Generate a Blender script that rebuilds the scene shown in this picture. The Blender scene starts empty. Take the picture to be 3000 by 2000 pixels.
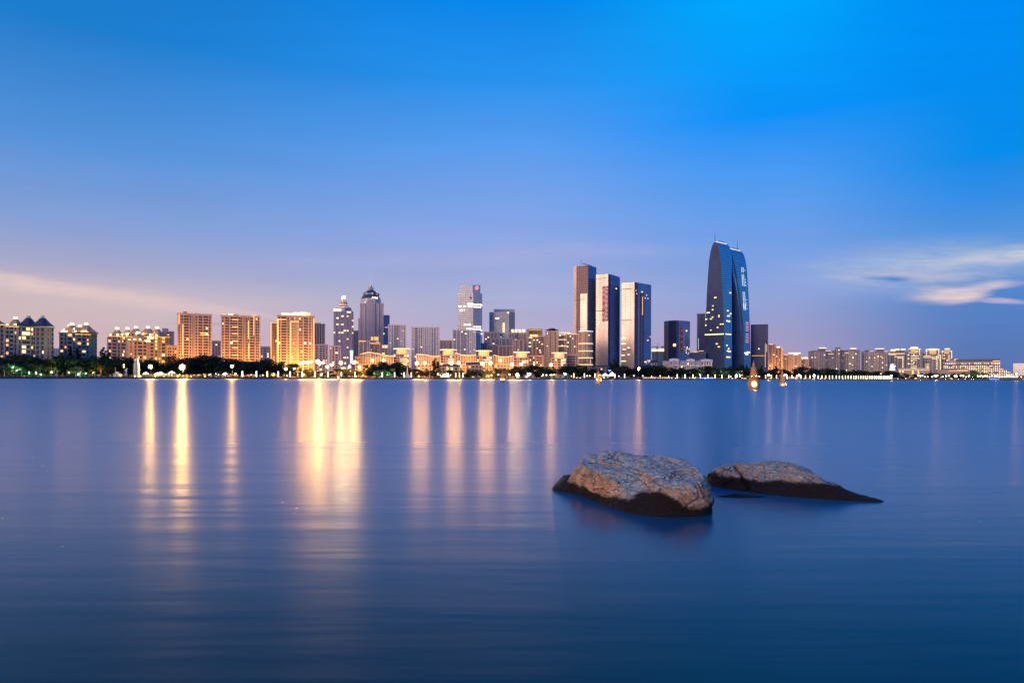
import bpy, bmesh, math, random
from mathutils import Vector, Matrix, noise

R = random.Random(11)
S = bpy.context.scene
COL = S.collection

# ------------------------------------------------------------------ camera
F = 2000.0            # focal length in photo pixels (3000 wide), 24 mm lens
CAMH = 1.6
cam = bpy.data.objects.new('camera', bpy.data.cameras.new('camera'))
COL.objects.link(cam)
cam.data.lens = 24; cam.data.sensor_width = 36
cam.data.shift_y = 0.0357
cam.data.clip_start = 0.1; cam.data.clip_end = 20000
ROLL = 0.0032
cam.matrix_world = Matrix.Translation((0, 0, CAMH)) @ Matrix.Rotation(math.radians(90), 4, 'X') @ Matrix.Rotation(ROLL, 4, 'Z')
S.camera = cam
S.cycles.use_denoising = True
S.cycles.use_light_tree = True
S.cycles.max_bounces = 6
S.cycles.sample_clamp_indirect = 6
S.cycles.sample_clamp_direct = 0
S.view_settings.view_transform = 'Standard'
S.view_settings.look = 'None'
S.view_settings.exposure = 0
S.view_settings.gamma = 1
S.view_settings.use_curve_mapping = False

def lin(c):
    return tuple((v / 255 / 12.92) if v / 255 <= .04045 else ((v / 255 + .055) / 1.055) ** 2.4 for v in c)

# ------------------------------------------------------------------ sky
W = bpy.data.worlds.new('World'); S.world = W; W.use_nodes = True
nt = W.node_tree; N = nt.nodes; L = nt.links
for n in list(N): N.remove(n)
def nd(tree, typ, **kw):
    n = tree.nodes.new(typ)
    for k, v in kw.items(): setattr(n, k, v)
    return n
def mth(tree, op, a, b=None, c=None, clamp=False):
    n = tree.nodes.new('ShaderNodeMath'); n.operation = op; n.use_clamp = clamp
    for i, v in enumerate((a, b, c)):
        if v is None: continue
        if isinstance(v, (int, float)): n.inputs[i].default_value = v
        else: tree.links.new(v, n.inputs[i])
    return n.outputs[0]
def mixc(tree, f, a, b, typ='MIX'):
    n = tree.nodes.new('ShaderNodeMix'); n.data_type = 'RGBA'; n.blend_type = typ
    for i, v in ((0, f), (6, a), (7, b)):
        if isinstance(v, (int, float)): n.inputs[i].default_value = v
        elif isinstance(v, tuple): n.inputs[i].default_value = (*v, 1) if len(v) == 3 else v
        else: tree.links.new(v, n.inputs[i])
    return n.outputs[2]
def sstep(tree, v, a, b):
    n = tree.nodes.new('ShaderNodeMapRange'); n.interpolation_type = 'SMOOTHSTEP'
    tree.links.new(v, n.inputs[0]); n.inputs[1].default_value = a; n.inputs[2].default_value = b
    return n.outputs[0]
def ramp(tree, v, stops, interp='LINEAR'):
    n = tree.nodes.new('ShaderNodeValToRGB'); cr = n.color_ramp; cr.interpolation = interp
    while len(cr.elements) < len(stops): cr.elements.new(.5)
    for e, (p, c) in zip(cr.elements, stops):
        e.position = p; e.color = (*c, 1)
    tree.links.new(v, n.inputs[0])
    return n.outputs[0]
tc = nd(nt, 'ShaderNodeTexCoord')
sx = nd(nt, 'ShaderNodeSeparateXYZ'); L.new(tc.outputs['Generated'], sx.inputs[0])
dx, dy, dz = sx.outputs
hr = mth(nt, 'SQRT', mth(nt, 'ADD', mth(nt, 'ADD', mth(nt, 'MULTIPLY', dx, dx), mth(nt, 'MULTIPLY', dy, dy)), 1e-6))
t = mth(nt, 'DIVIDE', dx, hr)
zz = mth(nt, 'MULTIPLY', mth(nt, 'MAXIMUM', dz, 0.0), 1.0)
cols = [
 (-1.0, [(0, (250, 196, 166)), (.06, (250, 208, 184)), (.14, (232, 200, 192)), (.24, (160, 165, 205)), (.42, (45, 120, 204)), (1, (8, 84, 180))]),
 (-.60, [(0, (206, 172, 176)), (.05, (208, 180, 184)), (.10, (206, 188, 192)), (.135, (168, 168, 200)), (.19, (132, 160, 214)), (.28, (84, 146, 218)), (.40, (28, 124, 205)), (1, (8, 84, 180))]),
 (0.0,  [(0, (194, 168, 188)), (.045, (188, 170, 198)), (.08, (180, 174, 208)), (.117, (170, 176, 214)), (.17, (152, 169, 222)), (.227, (130, 165, 230)), (.324, (86, 156, 238)), (.40, (40, 146, 238)), (.484, (6, 134, 234)), (1, (8, 90, 195))]),
 (.35,  [(0, (172, 154, 184)), (.045, (164, 156, 194)), (.11, (146, 164, 216)), (.18, (118, 160, 228)), (.25, (86, 156, 238)), (.34, (10, 146, 250)), (.46, (0, 166, 253)), (.7, (4, 110, 220)), (1, (8, 90, 195))]),
 (.58,  [(0, (92, 116, 176)), (.06, (88, 124, 188)), (.10, (82, 134, 202)), (.16, (92, 152, 220)), (.21, (56, 142, 230)), (.26, (8, 140, 234)), (.40, (0, 140, 244)), (.7, (2, 100, 210)), (1, (8, 90, 195))]),
]
acc = None; prev = None
for tt, st in cols:
    c = ramp(nt, zz, [(p, lin(q)) for p, q in st])
    acc = c if acc is None else mixc(nt, sstep(nt, t, prev, tt), acc, c)
    prev = tt
# long-exposure cirrus: directions in front of the camera, gnomonic coordinates
yy = mth(nt, 'MAXIMUM', dy, .05)
gx = mth(nt, 'DIVIDE', dx, yy); gz = mth(nt, 'DIVIDE', dz, yy)
front = sstep(nt, dy, .15, .4)
cv = nd(nt, 'ShaderNodeCombineXYZ'); L.new(gx, cv.inputs[0]); L.new(gz, cv.inputs[2])
def nz(scale, detail=4, mp=(1, 1, 1), rough=.5, loc=(0, 0, 0)):
    m = nd(nt, 'ShaderNodeMapping'); L.new(cv.outputs[0], m.inputs[0]); m.inputs['Scale'].default_value = mp; m.inputs['Location'].default_value = loc
    n = nd(nt, 'ShaderNodeTexNoise'); n.inputs['Scale'].default_value = scale; n.inputs['Detail'].default_value = detail; n.inputs['Roughness'].default_value = rough
    L.new(m.outputs[0], n.inputs[0]); return n.outputs[0]
warp = mth(nt, 'SUBTRACT', nz(5, 3, (1, 1, 5)), .5)
gxw = mth(nt, 'MULTIPLY_ADD', warp, .16, gx)
gzw = mth(nt, 'MULTIPLY_ADD', mth(nt, 'SUBTRACT', nz(4, 3, (1, 1, 4), loc=(3, 0, 1)), .5), .03, gz)
def ell(cx, cz, rx, rz, slope, soft=1.0):
    u = mth(nt, 'SUBTRACT', gxw, cx)
    v = mth(nt, 'SUBTRACT', mth(nt, 'SUBTRACT', gzw, cz), mth(nt, 'MULTIPLY', u, slope))
    a = mth(nt, 'DIVIDE', u, rx); b = mth(nt, 'DIVIDE', v, rz)
    d = mth(nt, 'SQRT', mth(nt, 'ADD', mth(nt, 'MULTIPLY', a, a), mth(nt, 'MULTIPLY', b, b)))
    return sstep(nt, d, 1.0, 1.0 - soft)
streak = nz(20, 6, (1, 1, 9), .62)
streakm = mth(nt, 'MULTIPLY_ADD', streak, 1.9, -.08, clamp=True)
def cloud(acc, m, col, k):
    f = mth(nt, 'MULTIPLY', mth(nt, 'MULTIPLY', m, front), mth(nt, 'MULTIPLY', streakm, k), clamp=True)
    return mixc(nt, f, acc, col)
acc = cloud(acc, ell(.60, .165, .26, .055, .06, 1), lin((176, 190, 218)), .8)
acc = cloud(acc, ell(.74, .185, .20, .018, .13, 1), lin((206, 206, 214)), .95)
acc = cloud(acc, ell(.585, .150, .16, .010, .03, .9), lin((190, 186, 212)), .7)
acc = cloud(acc, ell(.645, .1235, .082, .018, -.02, .75), lin((232, 208, 206)), .92)
acc = cloud(acc, ell(.70, .137, .09, .012, .12, .9), lin((212, 196, 210)), .9)
acc = cloud(acc, ell(.735, .1125, .06, .007, -.04, .9), lin((206, 186, 206)), .9)
acc = cloud(acc, ell(.555, .146, .05, .0065, -.02, 1), lin((84, 138, 206)), 1.0)
acc = cloud(acc, ell(-.66, .130, .34, .017, -.13, 1), lin((236, 206, 200)), .75)
acc = cloud(acc, ell(-.42, .098, .16, .009, -.10, 1), lin((226, 196, 196)), .5)
acc = cloud(acc, ell(-.45, .078, .10, .0045, -.04, 1), lin((176, 160, 182)), .55)
acc = cloud(acc, ell(-.02, .178, .45, .02, .03, 1), lin((186, 182, 220)), .25)
# faint uneven bands through the whole sky
bands = mth(nt, 'MULTIPLY_ADD', nz(7, 5, (.5, 1, 4), .6, (9, 0, 2)), .16, .92)
acc = mixc(nt, 1.0, acc, bands, 'MULTIPLY')
bg = nd(nt, 'ShaderNodeBackground'); L.new(acc, bg.inputs[0]); bg.inputs[1].default_value = 1.0
wo = nd(nt, 'ShaderNodeOutputWorld'); L.new(bg.outputs[0], wo.inputs[0])

# ------------------------------------------------------------------ sun (afterglow, low behind the camera on the left)
sun = bpy.data.objects.new('sun', bpy.data.lights.new('sun', 'SUN')); COL.objects.link(sun)
sun.data.energy = 2.7; sun.data.color = (1, .62, .40); sun.data.angle = math.radians(40)
sun.rotation_euler = Vector((-.64, -.74, .20)).to_track_quat('Z', 'Y').to_euler()

# ------------------------------------------------------------------ mapping from the photograph's pixels to the place
def hor(px): return 1106.5 + (px - 1500) * ROLL
def X(px, Y): return (px - 1500) / F * Y
def Zp(px, py, Y): return CAMH + (hor(px) - py) / F * Y
SH = [(-900, 420), (0, 500), (600, 600), (1000, 690), (1250, 740), (1500, 800), (1800, 920), (2000, 1010), (2500, 1250), (3000, 1400), (3900, 1600)]
def shoreY(px):
    for (a, ya), (b, yb) in zip(SH, SH[1:]):
        if px <= b: return ya + (yb - ya) * (px - a) / (b - a)
    return SH[-1][1]
G = 1.25

# ------------------------------------------------------------------ materials
MATS = {}
def mat(name, col, rough=.6, metal=0.0, var=.18, scale=.35, bump=0.0, spec=.5, stretch=(1, 1, 1), col2=None):
    if name in MATS: return MATS[name]
    m = bpy.data.materials.new(name); m.use_nodes = True; T = m.node_tree; b = T.nodes['Principled BSDF']
    tcn = T.nodes.new('ShaderNodeTexCoord'); mp = T.nodes.new('ShaderNodeMapping'); mp.inputs['Scale'].default_value = stretch
    T.links.new(tcn.outputs['Object'], mp.inputs[0])
    nz_ = T.nodes.new('ShaderNodeTexNoise'); nz_.inputs['Scale'].default_value = scale; nz_.inputs['Detail'].default_value = 5
    T.links.new(mp.outputs[0], nz_.inputs[0])
    lo = tuple(c * (1 - var) for c in col) if col2 is None else col
    hi = tuple(min(1, c * (1 + var)) for c in col) if col2 is None else col2
    o = ramp(T, nz_.outputs[0], [(.3, lo), (.7, hi)])
    T.links.new(o, b.inputs['Base Color'])
    b.inputs['Roughness'].default_value = rough; b.inputs['Metallic'].default_value = metal
    b.inputs['Specular IOR Level'].default_value = spec
    if bump:
        bp = T.nodes.new('ShaderNodeBump'); bp.inputs['Strength'].default_value = bump
        T.links.new(nz_.outputs[0], bp.inputs['Height']); T.links.new(bp.outputs[0], b.inputs['Normal'])
    MATS[name] = m; return m
def emi(name, col, strength, sample=True, var=0.0, scale=.6, front=False):
    if name in MATS: return MATS[name]
    m = bpy.data.materials.new(name); m.use_nodes = True; T = m.node_tree; b = T.nodes['Principled BSDF']
    b.inputs['Base Color'].default_value = (.5, .5, .5, 1); b.inputs['Emission Color'].default_value = (*col, 1)
    b.inputs['Emission Strength'].default_value = strength
    if var:
        tcn = T.nodes.new('ShaderNodeTexCoord'); nz_ = T.nodes.new('ShaderNodeTexNoise'); nz_.inputs['Scale'].default_value = scale
        T.links.new(tcn.outputs['Object'], nz_.inputs[0])
        T.links.new(mth(T, 'MULTIPLY_ADD', nz_.outputs[0], strength * var * 2, strength * (1 - var)), b.inputs['Emission Strength'])
    if not sample:
        try: m.cycles.emission_sampling = 'NONE'
        except Exception: pass
    if front: m.cycles.emission_sampling = 'FRONT'
    MATS[name] = m; return m

mat('tan_wall', (.42, .31, .20)); mat('brown_wall', (.30, .19, .14)); mat('stone_wall', (.42, .36, .29))
mat('peach_wall', (.48, .34, .24)); mat('mauve_wall', (.36, .29, .31)); mat('pale_wall', (.52, .49, .50))
mat('grey_wall', (.34, .34, .38)); mat('dark_wall', (.10, .11, .16)); mat('white_wall', (.66, .64, .62))
mat('rose_wall', (.44, .31, .29)); mat('slate_roof', (.035, .045, .085), rough=.45); mat('lit_gold_roof', (.38, .27, .15), rough=.6)
mat('window_glass', (.055, .042, .055), rough=.12, var=.5, scale=.2, spec=.6)
mat('window_glass_blue', (.065, .08, .14), rough=.12, var=.5, scale=.2, spec=.6)
mat('curtain_glass_blue', (.12, .19, .36), rough=.2, metal=.4, var=.22, scale=.05)
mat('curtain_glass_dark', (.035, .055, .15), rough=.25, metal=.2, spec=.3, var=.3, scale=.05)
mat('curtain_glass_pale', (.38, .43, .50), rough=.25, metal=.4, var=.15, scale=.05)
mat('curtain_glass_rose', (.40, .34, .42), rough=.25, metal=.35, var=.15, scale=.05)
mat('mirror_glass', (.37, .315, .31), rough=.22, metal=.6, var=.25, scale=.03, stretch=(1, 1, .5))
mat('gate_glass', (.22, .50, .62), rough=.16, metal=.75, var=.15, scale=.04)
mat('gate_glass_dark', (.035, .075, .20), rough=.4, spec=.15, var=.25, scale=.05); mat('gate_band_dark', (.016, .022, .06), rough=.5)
mat('band_dark', (.035, .035, .07), rough=.5); mat('curtain_glass_sky', (.24, .35, .58), rough=.3, metal=.1, var=.2, scale=.05); mat('band_blue', (.06, .085, .17), rough=.5); mat('band_pale', (.45, .43, .45), rough=.5); mat('band_mid', (.2, .19, .24), rough=.5)
mat('concrete', (.46, .28, .26)); mat('steel', (.12, .12, .14), rough=.4, metal=.6); mat('dark_steel', (.02, .02, .03), rough=.5)
mat('white_metal', (.75, .75, .75), rough=.4); mat('red_cloth', (.45, .10, .09), rough=.8)
mat('lantern_stone', (.45, .24, .10), rough=.75, bump=.3, scale=3)
mat('quay_stone', (.07, .07, .08), rough=.7, scale=.6); mat('ground', (.06, .06, .05), rough=.9, scale=.08)
mat('paving', (.22, .18, .15), rough=.8, scale=.3); mat('lawn', (.03, .06, .02), rough=.9, scale=.2)
mat('bark', (.06, .045, .03), rough=.9, scale=3)
mat('leaf', (.011, .032, .022), rough=.8, spec=.15, var=.55, scale=.5); mat('leaf_green_lit', (.045, .085, .026), rough=.6, var=.5, scale=.5)  # the green copy carries floodlight in its leaf colour
mat('leaf_amber_lit', (.10, .085, .02), rough=.6, var=.4, scale=.5)  # amber lamp light put into the leaf colour
emi('lit_amber', (1, .50, .10), 2.0, False, .3); emi('lit_yellow', (1, .68, .22), 2.4, False, .3); emi('lit_white', (1, .86, .6), 2.4, False, .25)
emi('lit_orange', (1, .36, .07), 1.6, False, .35)
emi('strip_gold', (1, .42, .030), 1.7, False); emi('strip_white', (1, .74, .36), 1.5, False); emi('crown_light', (1, .70, .30), 2.2, False)
emi('sodium_lamp', (1, .46, .09), 2600.0, front=True); emi('sodium_lamp_strong', (1, .53, .10), 5600.0, front=True); emi('sodium_small', (1, .48, .12), 12.0, False); emi('facade_flood', (1, .41, .06), 1450.0, front=True); emi('post_lamp', (1, .70, .34), 4.0, False)
emi('globe_lamp', (1, .74, .40), 6.0, False); emi('beacon', (1, .74, .40), 420.0); emi('green_flood', (.40, 1, .34), 1100.0, front=True); emi('white_flood', (.95, 1, .80), 14.0, False)
emi('amber_flood', (1, .50, .12), 900.0, front=True); emi('neon_blue', (.03, .12, 1), 6.0); emi('neon_cyan', (.2, .75, 1), 4.0); emi('neon_red', (1, .12, .10), 3.0)
emi('neon_white', (.9, .9, 1), 3.0); emi('led_white', (.8, .95, 1), 1.0, False); emi('led_red', (1, .25, .25), .9, False); emi('white_lit_cloth', (1, .93, .8), 1.6, False)
emi('roof_spot', (1, .50, .14), 1000.0); emi('bulb_warm', (1, .72, .42), 3.0, False); emi('neon_violet', (.35, .2, .9), .8, False)
emi('shore_streak_white', (1, .60, .38), 2000.0, front=True); emi('shore_cream', (1, .76, .45), 2600.0, front=True)
emi('glow_panel', (1, .70, .25), 2.2)

# ------------------------------------------------------------------ mesh helpers
class MB:
    def __init__(s): s.v = []; s.f = []
    def quad(s, *p):
        n = len(s.v); s.v += [tuple(q) for q in p]; s.f.append(tuple(range(n, n + len(p))))
    def hexa(s, b, tp):
        n = len(s.v); s.v += [tuple(q) for q in b] + [tuple(q) for q in tp]; k = len(b)
        for i in range(k): s.f.append((n + i, n + (i + 1) % k, n + k + (i + 1) % k, n + k + i))
        s.f.append(tuple(n + k + i for i in range(k))); s.f.append(tuple(n + i for i in reversed(range(k))))
    def box(s, x0, x1, y0, y1, z0, z1):
        s.hexa([(x0, y0, z0), (x1, y0, z0), (x1, y1, z0), (x0, y1, z0)], [(x0, y0, z1), (x1, y0, z1), (x1, y1, z1), (x0, y1, z1)])
    def prism(s, poly, z0, z1, poly2=None):
        s.hexa([(p[0], p[1], z0) for p in poly], [(p[0], p[1], z1) for p in (poly2 or poly)])
    def lathe(s, c, prof, n=16):
        b = len(s.v)
        for r, z in prof:
            for i in range(n):
                a = 2 * math.pi * i / n; s.v.append((c[0] + r * math.cos(a), c[1] + r * math.sin(a), z))
        for k in range(len(prof) - 1):
            for i in range(n):
                s.f.append((b + k * n + i, b + k * n + (i + 1) % n, b + (k + 1) * n + (i + 1) % n, b + (k + 1) * n + i))
        s.f.append(tuple(b + i for i in reversed(range(n)))); s.f.append(tuple(b + (len(prof) - 1) * n + i for i in range(n)))
    def tube(s, p, q, r, n=6, r2=None):
        p = Vector(p); q = Vector(q); d = (q - p).normalized(); a = d.orthogonal().normalized(); c = d.cross(a); r2 = r if r2 is None else r2
        lo = []; hi = []
        for i in range(n):
            w = 2 * math.pi * i / n; o = a * math.cos(w) + c * math.sin(w); lo.append(p + o * r); hi.append(q + o * r2)
        s.hexa(lo, hi)
    def ball(s, c, r, n=8, m=6, sz=1.0):
        s.lathe((c[0], c[1]), [(max(.01 * r, r * math.sin(math.pi * k / m)), c[2] - r * sz * math.cos(math.pi * k / m)) for k in range(m + 1)], n)
    def mesh(s, name, m, off=(0, 0, 0), smooth=False):
        me = bpy.data.meshes.new(name); ox, oy, oz = off
        me.from_pydata([(v[0] - ox, v[1] - oy, v[2] - oz) for v in s.v], [], s.f)
        me.materials.append(MATS[m] if isinstance(m, str) else m)
        if smooth: me.polygons.foreach_set('use_smooth', [True] * len(me.polygons))
        me.update(); return me
def add(name, me, parent=None, loc=(0, 0, 0), rz=0, scale=None, kind=None, label=None):
    o = bpy.data.objects.new(name, me); COL.objects.link(o); o.location = loc
    if rz: o.rotation_euler = (0, 0, rz)
    if scale: o.scale = scale
    if parent is not None: o.parent = parent
    if kind: o['kind'] = kind
    if label: o['label'] = label
    return o
def thing(name, label, cat, loc, group=None, me=None):
    o = add(name, me, None, loc); o['label'] = label; o['category'] = cat
    if group: o['group'] = group
    if not me: o.empty_display_size = 1
    return o
def loc_of(o): return tuple(o.location)
def part(name, mb, m, root, kind=None, smooth=False, label=None):
    return add(name, mb.mesh(name, m, loc_of(root), smooth), root, kind=kind, label=label)

ub = MB(); ub.box(-.5, .5, -.5, .5, -.5, .5)
UNIT = {}
def unit(m):
    if m not in UNIT: UNIT[m] = ub.mesh('pane', m)
    return UNIT[m]

# ------------------------------------------------------------------ building kit
def ray_hit(px, C, tdir):
    r = Vector(((px - 1500) / F, 1.0)); det = r.x * (-tdir.y) + tdir.x * r.y
    a = (C.x * (-tdir.y) + tdir.x * C.y) / det
    return r * a
def faceon(pl, pr, Y, rot=0):
    pc = (pl + pr) / 2; C = Vector((X(pc, Y), Y)); d = C.normalized(); tdir = Vector((d.y, -d.x))
    a = math.radians(rot); tdir = Vector((tdir.x * math.cos(a) - tdir.y * math.sin(a), tdir.x * math.sin(a) + tdir.y * math.cos(a)))
    return ray_hit(pl, C, tdir), ray_hit(pr, C, tdir)
WID = {'P': 1.0, 'p': .5, 'W': 1.7, 'B': 3.4, 'b': 2.2, 'S': 1.2, 'N': .8, 'G': 2.4, 'F': 1.6}
class Bld:
    def __init__(s, name, label, P, Q, cat='building', depth=22, group=None, z0=G):
        s.P, s.Q = Vector(P), Vector(Q); m = (s.P + s.Q) / 2; s.z0 = z0
        s.o = thing(name, label, cat, (m.x, m.y, z0), group); s.mb = {}; s.depth = depth
        s.u = (s.Q - s.P).normalized(); s.n = Vector((s.u.y, -s.u.x)); s.w = (s.Q - s.P).length
        s.ang = math.atan2(s.u.y, s.u.x); s.nlit = 0
    def face(s, P, Q):
        P = Vector(P); Q = Vector(Q); s.P, s.Q = P, Q
        s.u = (Q - P).normalized(); s.n = Vector((s.u.y, -s.u.x)); s.w = (Q - P).length; s.ang = math.atan2(s.u.y, s.u.x)
    def M(s, name, m):
        return s.mb.setdefault((name, m), MB())
    def pt(s, a, d): return s.P + s.u * a + s.n * d
    def fbox(s, name, m, a0, a1, z0, z1, d0, d1):
        p = [s.pt(a0, d1), s.pt(a1, d1), s.pt(a1, d0), s.pt(a0, d0)]
        s.M(name, m).prism(p, z0, z1)
    def body(s, m, z1, corners=None, name='wall', z0=None):
        z0 = s.z0 if z0 is None else z0
        if corners is None: corners = [s.P, s.Q]
        A, Bq = Vector(corners[0]), Vector(corners[-1]); back = ((A + Bq) / 2).normalized() * s.depth
        poly = [Vector(c) for c in corners] + [Bq + back, A + back]
        s.poly = poly; s.M(name, m).prism(poly, z0, z1)
        s.top = z1
    def lit(s, a0, a1, z0, z1, m, d=.12, name='lit_window'):
        c = s.pt((a0 + a1) / 2, d / 2 + .02)
        add(name, unit(m), s.o, (c.x - s.o.location.x, c.y - s.o.location.y, (z0 + z1) / 2 - s.o.location.z), s.ang, (abs(a1 - a0), d, abs(z1 - z0)))
        s.nlit += 1
    def strip(s, a0, a1, z0, z1, m='strip_gold', d0=.1, d1=.5, name='light_strip'):
        mb = MB(); mb.prism([s.pt(a0, d1), s.pt(a1, d1), s.pt(a1, d0), s.pt(a0, d0)], z0, z1); return part(name, mb, m, s.o)
    def facade(s, pat, fh, z1, z0=None, glass='window_glass', trim='pale_wall', lit=.05, lits=('lit_yellow', 'lit_amber', 'lit_white'), slab=True, pier=None, warm=None, maxlit=40, each=False):
        z0 = s.z0 if z0 is None else z0
        tot = sum(WID[c] for c in pat); k = s.w / tot; nf = max(1, int((z1 - z0) / fh)); fh = (z1 - z0) / nf
        pier = pier or trim; a = 0; spans = []
        for c in pat: spans.append((c, a, a + WID[c] * k)); a += WID[c] * k
        cnt = 0
        for c, a0, a1 in spans:
            w = a1 - a0
            if c in 'Pp': s.fbox('pier', pier, a0, a1, z0, z1, -.1, .35)
            elif c == 'N': s.fbox('recess_shade', glass, a0 + w * .08, a1 - w * .08, z0, z1, -.1, .02)  # flat dark strip painted in place of a recess's shade
        for f in range(nf):
            b = z0 + f * fh
            if slab: s.fbox('floor_slab', trim, 0, s.w, b - .1, b + .1, -.1, .16)
            for c, a0, a1 in spans:
                w = a1 - a0
                if c in 'PpN': continue
                if c == 'W': q = (a0 + w * .14, a1 - w * .14, b + fh * .28, b + fh * .84)
                elif c == 'S': q = (a0 + w * .28, a1 - w * .28, b + fh * .34, b + fh * .72)
                elif c == 'B': q = (a0 + w * .03, a1 - w * .03, b + fh * .06, b + fh * .93)
                elif c == 'b': q = (a0 + w * .05, a1 - w * .05, b + fh * .06, b + fh * .93)
                elif c == 'G': q = (a0, a1, b + fh * .22, b + fh)
                else: q = (a0 + w * .06, a1 - w * .06, b + fh * .15, b + fh * .9)
                isl = R.random() < lit and cnt < maxlit
                if isl:
                    cnt += 1; m = R.choice(lits); ww = q[1] - q[0]
                    if c in 'BbG' and ww > 3: 
                        h0 = q[0] + R.random() * ww * .45; s.lit(h0, h0 + ww * R.uniform(.3, .55), q[2] + .2, q[3] - .1, m)
                        s.fbox('dark_window', glass, *q, -.05, .06)
                    else: s.lit(*q, m)
                elif each: 
                    cc = s.pt((q[0] + q[1]) / 2, .01)
                    add('window', unit(glass), s.o, (cc.x - s.o.location.x, cc.y - s.o.location.y, (q[2] + q[3]) / 2 - s.z0), s.ang, (q[1] - q[0], .14, q[3] - q[2]))
                else: s.fbox('dark_window', glass, *q, -.05, .06)
                if c in 'Bb': s.fbox('balcony', trim, a0 + w * .02, a1 - w * .02, b + .02, b + fh * .33, -.05, .9)
        s.fh = fh
    def curtain(s, fh, z1, z0=None, band='band_mid', bh=.3, mull=None, mw=.25, lit=0, lits=('lit_yellow', 'lit_white'), d=.12, maxlit=20):
        z0 = s.z0 if z0 is None else z0; nf = max(1, int((z1 - z0) / fh)); fh = (z1 - z0) / nf
        for f in range(nf + 1):
            b = z0 + f * fh
            s.fbox('spandrel_band', band, 0, s.w, b, min(b + fh * bh, z1 + .3), -.05, d)
        if mull:
            n = max(1, round(s.w / mull))
            for i in range(n + 1):
                a = s.w * i / n; s.fbox('mullion', band, max(0, a - mw / 2), min(s.w, a + mw / 2), z0, z1, -.05, d + .08)
        cnt = 0
        if lit:
            n = max(2, round(s.w / 4.5))
            for f in range(nf):
                i = 0
                while i < n:
                    if R.random() < lit and cnt < maxlit:
                        k = R.choice((1, 1, 2)); cnt += 1
                        s.lit(s.w * i / n + .3, s.w * min(n, i + k) / n - .3, z0 + (f + bh + .05) * fh, z0 + (f + .97) * fh, R.choice(lits)); i += k
                    i += 1
        s.fh = fh
    def roofbox(s, f0, f1, h, m, dd=(.15, .7), name='roof_core', z=None):
        z = s.top if z is None else z
        s.M(name, m).prism([s.pt(s.w * f0, -s.depth * dd[0]), s.pt(s.w * f1, -s.depth * dd[0]), s.pt(s.w * f1, -s.depth * dd[1]), s.pt(s.w * f0, -s.depth * dd[1])], z, z + h)
    def parapet(s, m, h=1.2, ov=.4, name='parapet'):
        s.fbox(name, m, -ov, s.w + ov, s.top - .3, s.top + h, -1.0, .5)
    def disc(s, f, r, z, h, m_body='strip_white', name='crown_ring', off=None):
        c = s.pt(s.w * f, -(off if off is not None else r + 1))
        mb = MB(); mb.lathe((c.x, c.y), [(r * .6, z), (r, z + h * .4), (r, z + h), (r * .7, z + h * 1.15)], 16); part(name, mb, m_body, s.o)
    def done(s):
        for (name, m), mb in s.mb.items():
            many = name in ('pier', 'recess_shade', 'floor_slab', 'dark_window', 'balcony', 'spandrel_band', 'mullion', 'column_row', 'rail', 'frame_grid', 'bulb')
            part(name, mb, m, s.o, kind='stuff' if many else None)
        return s.o
def zt(pl, pr, py, Y): return Zp((pl + pr) / 2, py, Y)

# ------------------------------------------------------------------ the setting: water, land, quay
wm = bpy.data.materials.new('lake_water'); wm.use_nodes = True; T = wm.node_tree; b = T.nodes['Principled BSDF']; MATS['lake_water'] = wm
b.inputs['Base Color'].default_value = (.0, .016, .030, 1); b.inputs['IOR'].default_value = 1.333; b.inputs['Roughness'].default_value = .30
tcn = T.nodes.new('ShaderNodeTexCoord')
def wn(scale, sc, det, rough=.55):
    mp = T.nodes.new('ShaderNodeMapping'); mp.inputs['Scale'].default_value = sc; T.links.new(tcn.outputs['Object'], mp.inputs[0])
    n = T.nodes.new('ShaderNodeTexNoise'); n.inputs['Scale'].default_value = scale; n.inputs['Detail'].default_value = det; n.inputs['Roughness'].default_value = rough
    T.links.new(mp.outputs[0], n.inputs[0]); return n.outputs[0]
n1 = wn(1, (.16, 1.3, 1), 4, .5); n2 = wn(1, (.012, .10, 1), 4); n3 = wn(1, (1.2, 12, 1), 3)
pat_ = sstep(T, wn(1, (.11, .42, 1), 4), .25, .75)
hgt = mth(T, 'ADD', mth(T, 'MULTIPLY', mth(T, 'MULTIPLY', n1, pat_), .008), mth(T, 'MULTIPLY', n1, .005))
bp = T.nodes.new('ShaderNodeBump'); bp.inputs['Strength'].default_value = 1.0; bp.inputs['Distance'].default_value = 1.0
T.links.new(hgt, bp.inputs['Height']); T.links.new(bp.outputs[0], b.inputs['Normal'])
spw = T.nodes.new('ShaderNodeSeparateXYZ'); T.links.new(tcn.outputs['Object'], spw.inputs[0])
wcol = mixc(T, sstep(T, mth(T, 'LOGARITHM', mth(T, 'MAXIMUM', spw.outputs[1], 1.0), 10.0), .58, 1.25), (.0, .013, .018), (.0, .165, .33))   # far blue put into the base colour, standing in for sky reflection
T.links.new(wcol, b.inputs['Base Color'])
ly = mth(T, 'LOGARITHM', mth(T, 'MAXIMUM', spw.outputs[1], 1.0), 10.0)        # open water is rougher than the sheltered margin
mr = T.nodes.new('ShaderNodeMapRange'); T.links.new(ly, mr.inputs[0])
for i_, v_ in ((1, .75), (2, 2.1), (3, .20), (4, .40)): mr.inputs[i_].default_value = v_
T.links.new(mth(T, 'ADD', mr.outputs[0], mth(T, 'MULTIPLY', mth(T, 'SUBTRACT', n2, .5), .05)), b.inputs['Roughness'])
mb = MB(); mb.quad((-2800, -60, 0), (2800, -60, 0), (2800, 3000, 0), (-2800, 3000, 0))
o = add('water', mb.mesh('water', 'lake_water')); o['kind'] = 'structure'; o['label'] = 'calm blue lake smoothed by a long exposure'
shore = [Vector((X(px, Y), Y)) for px, Y in SH]
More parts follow.
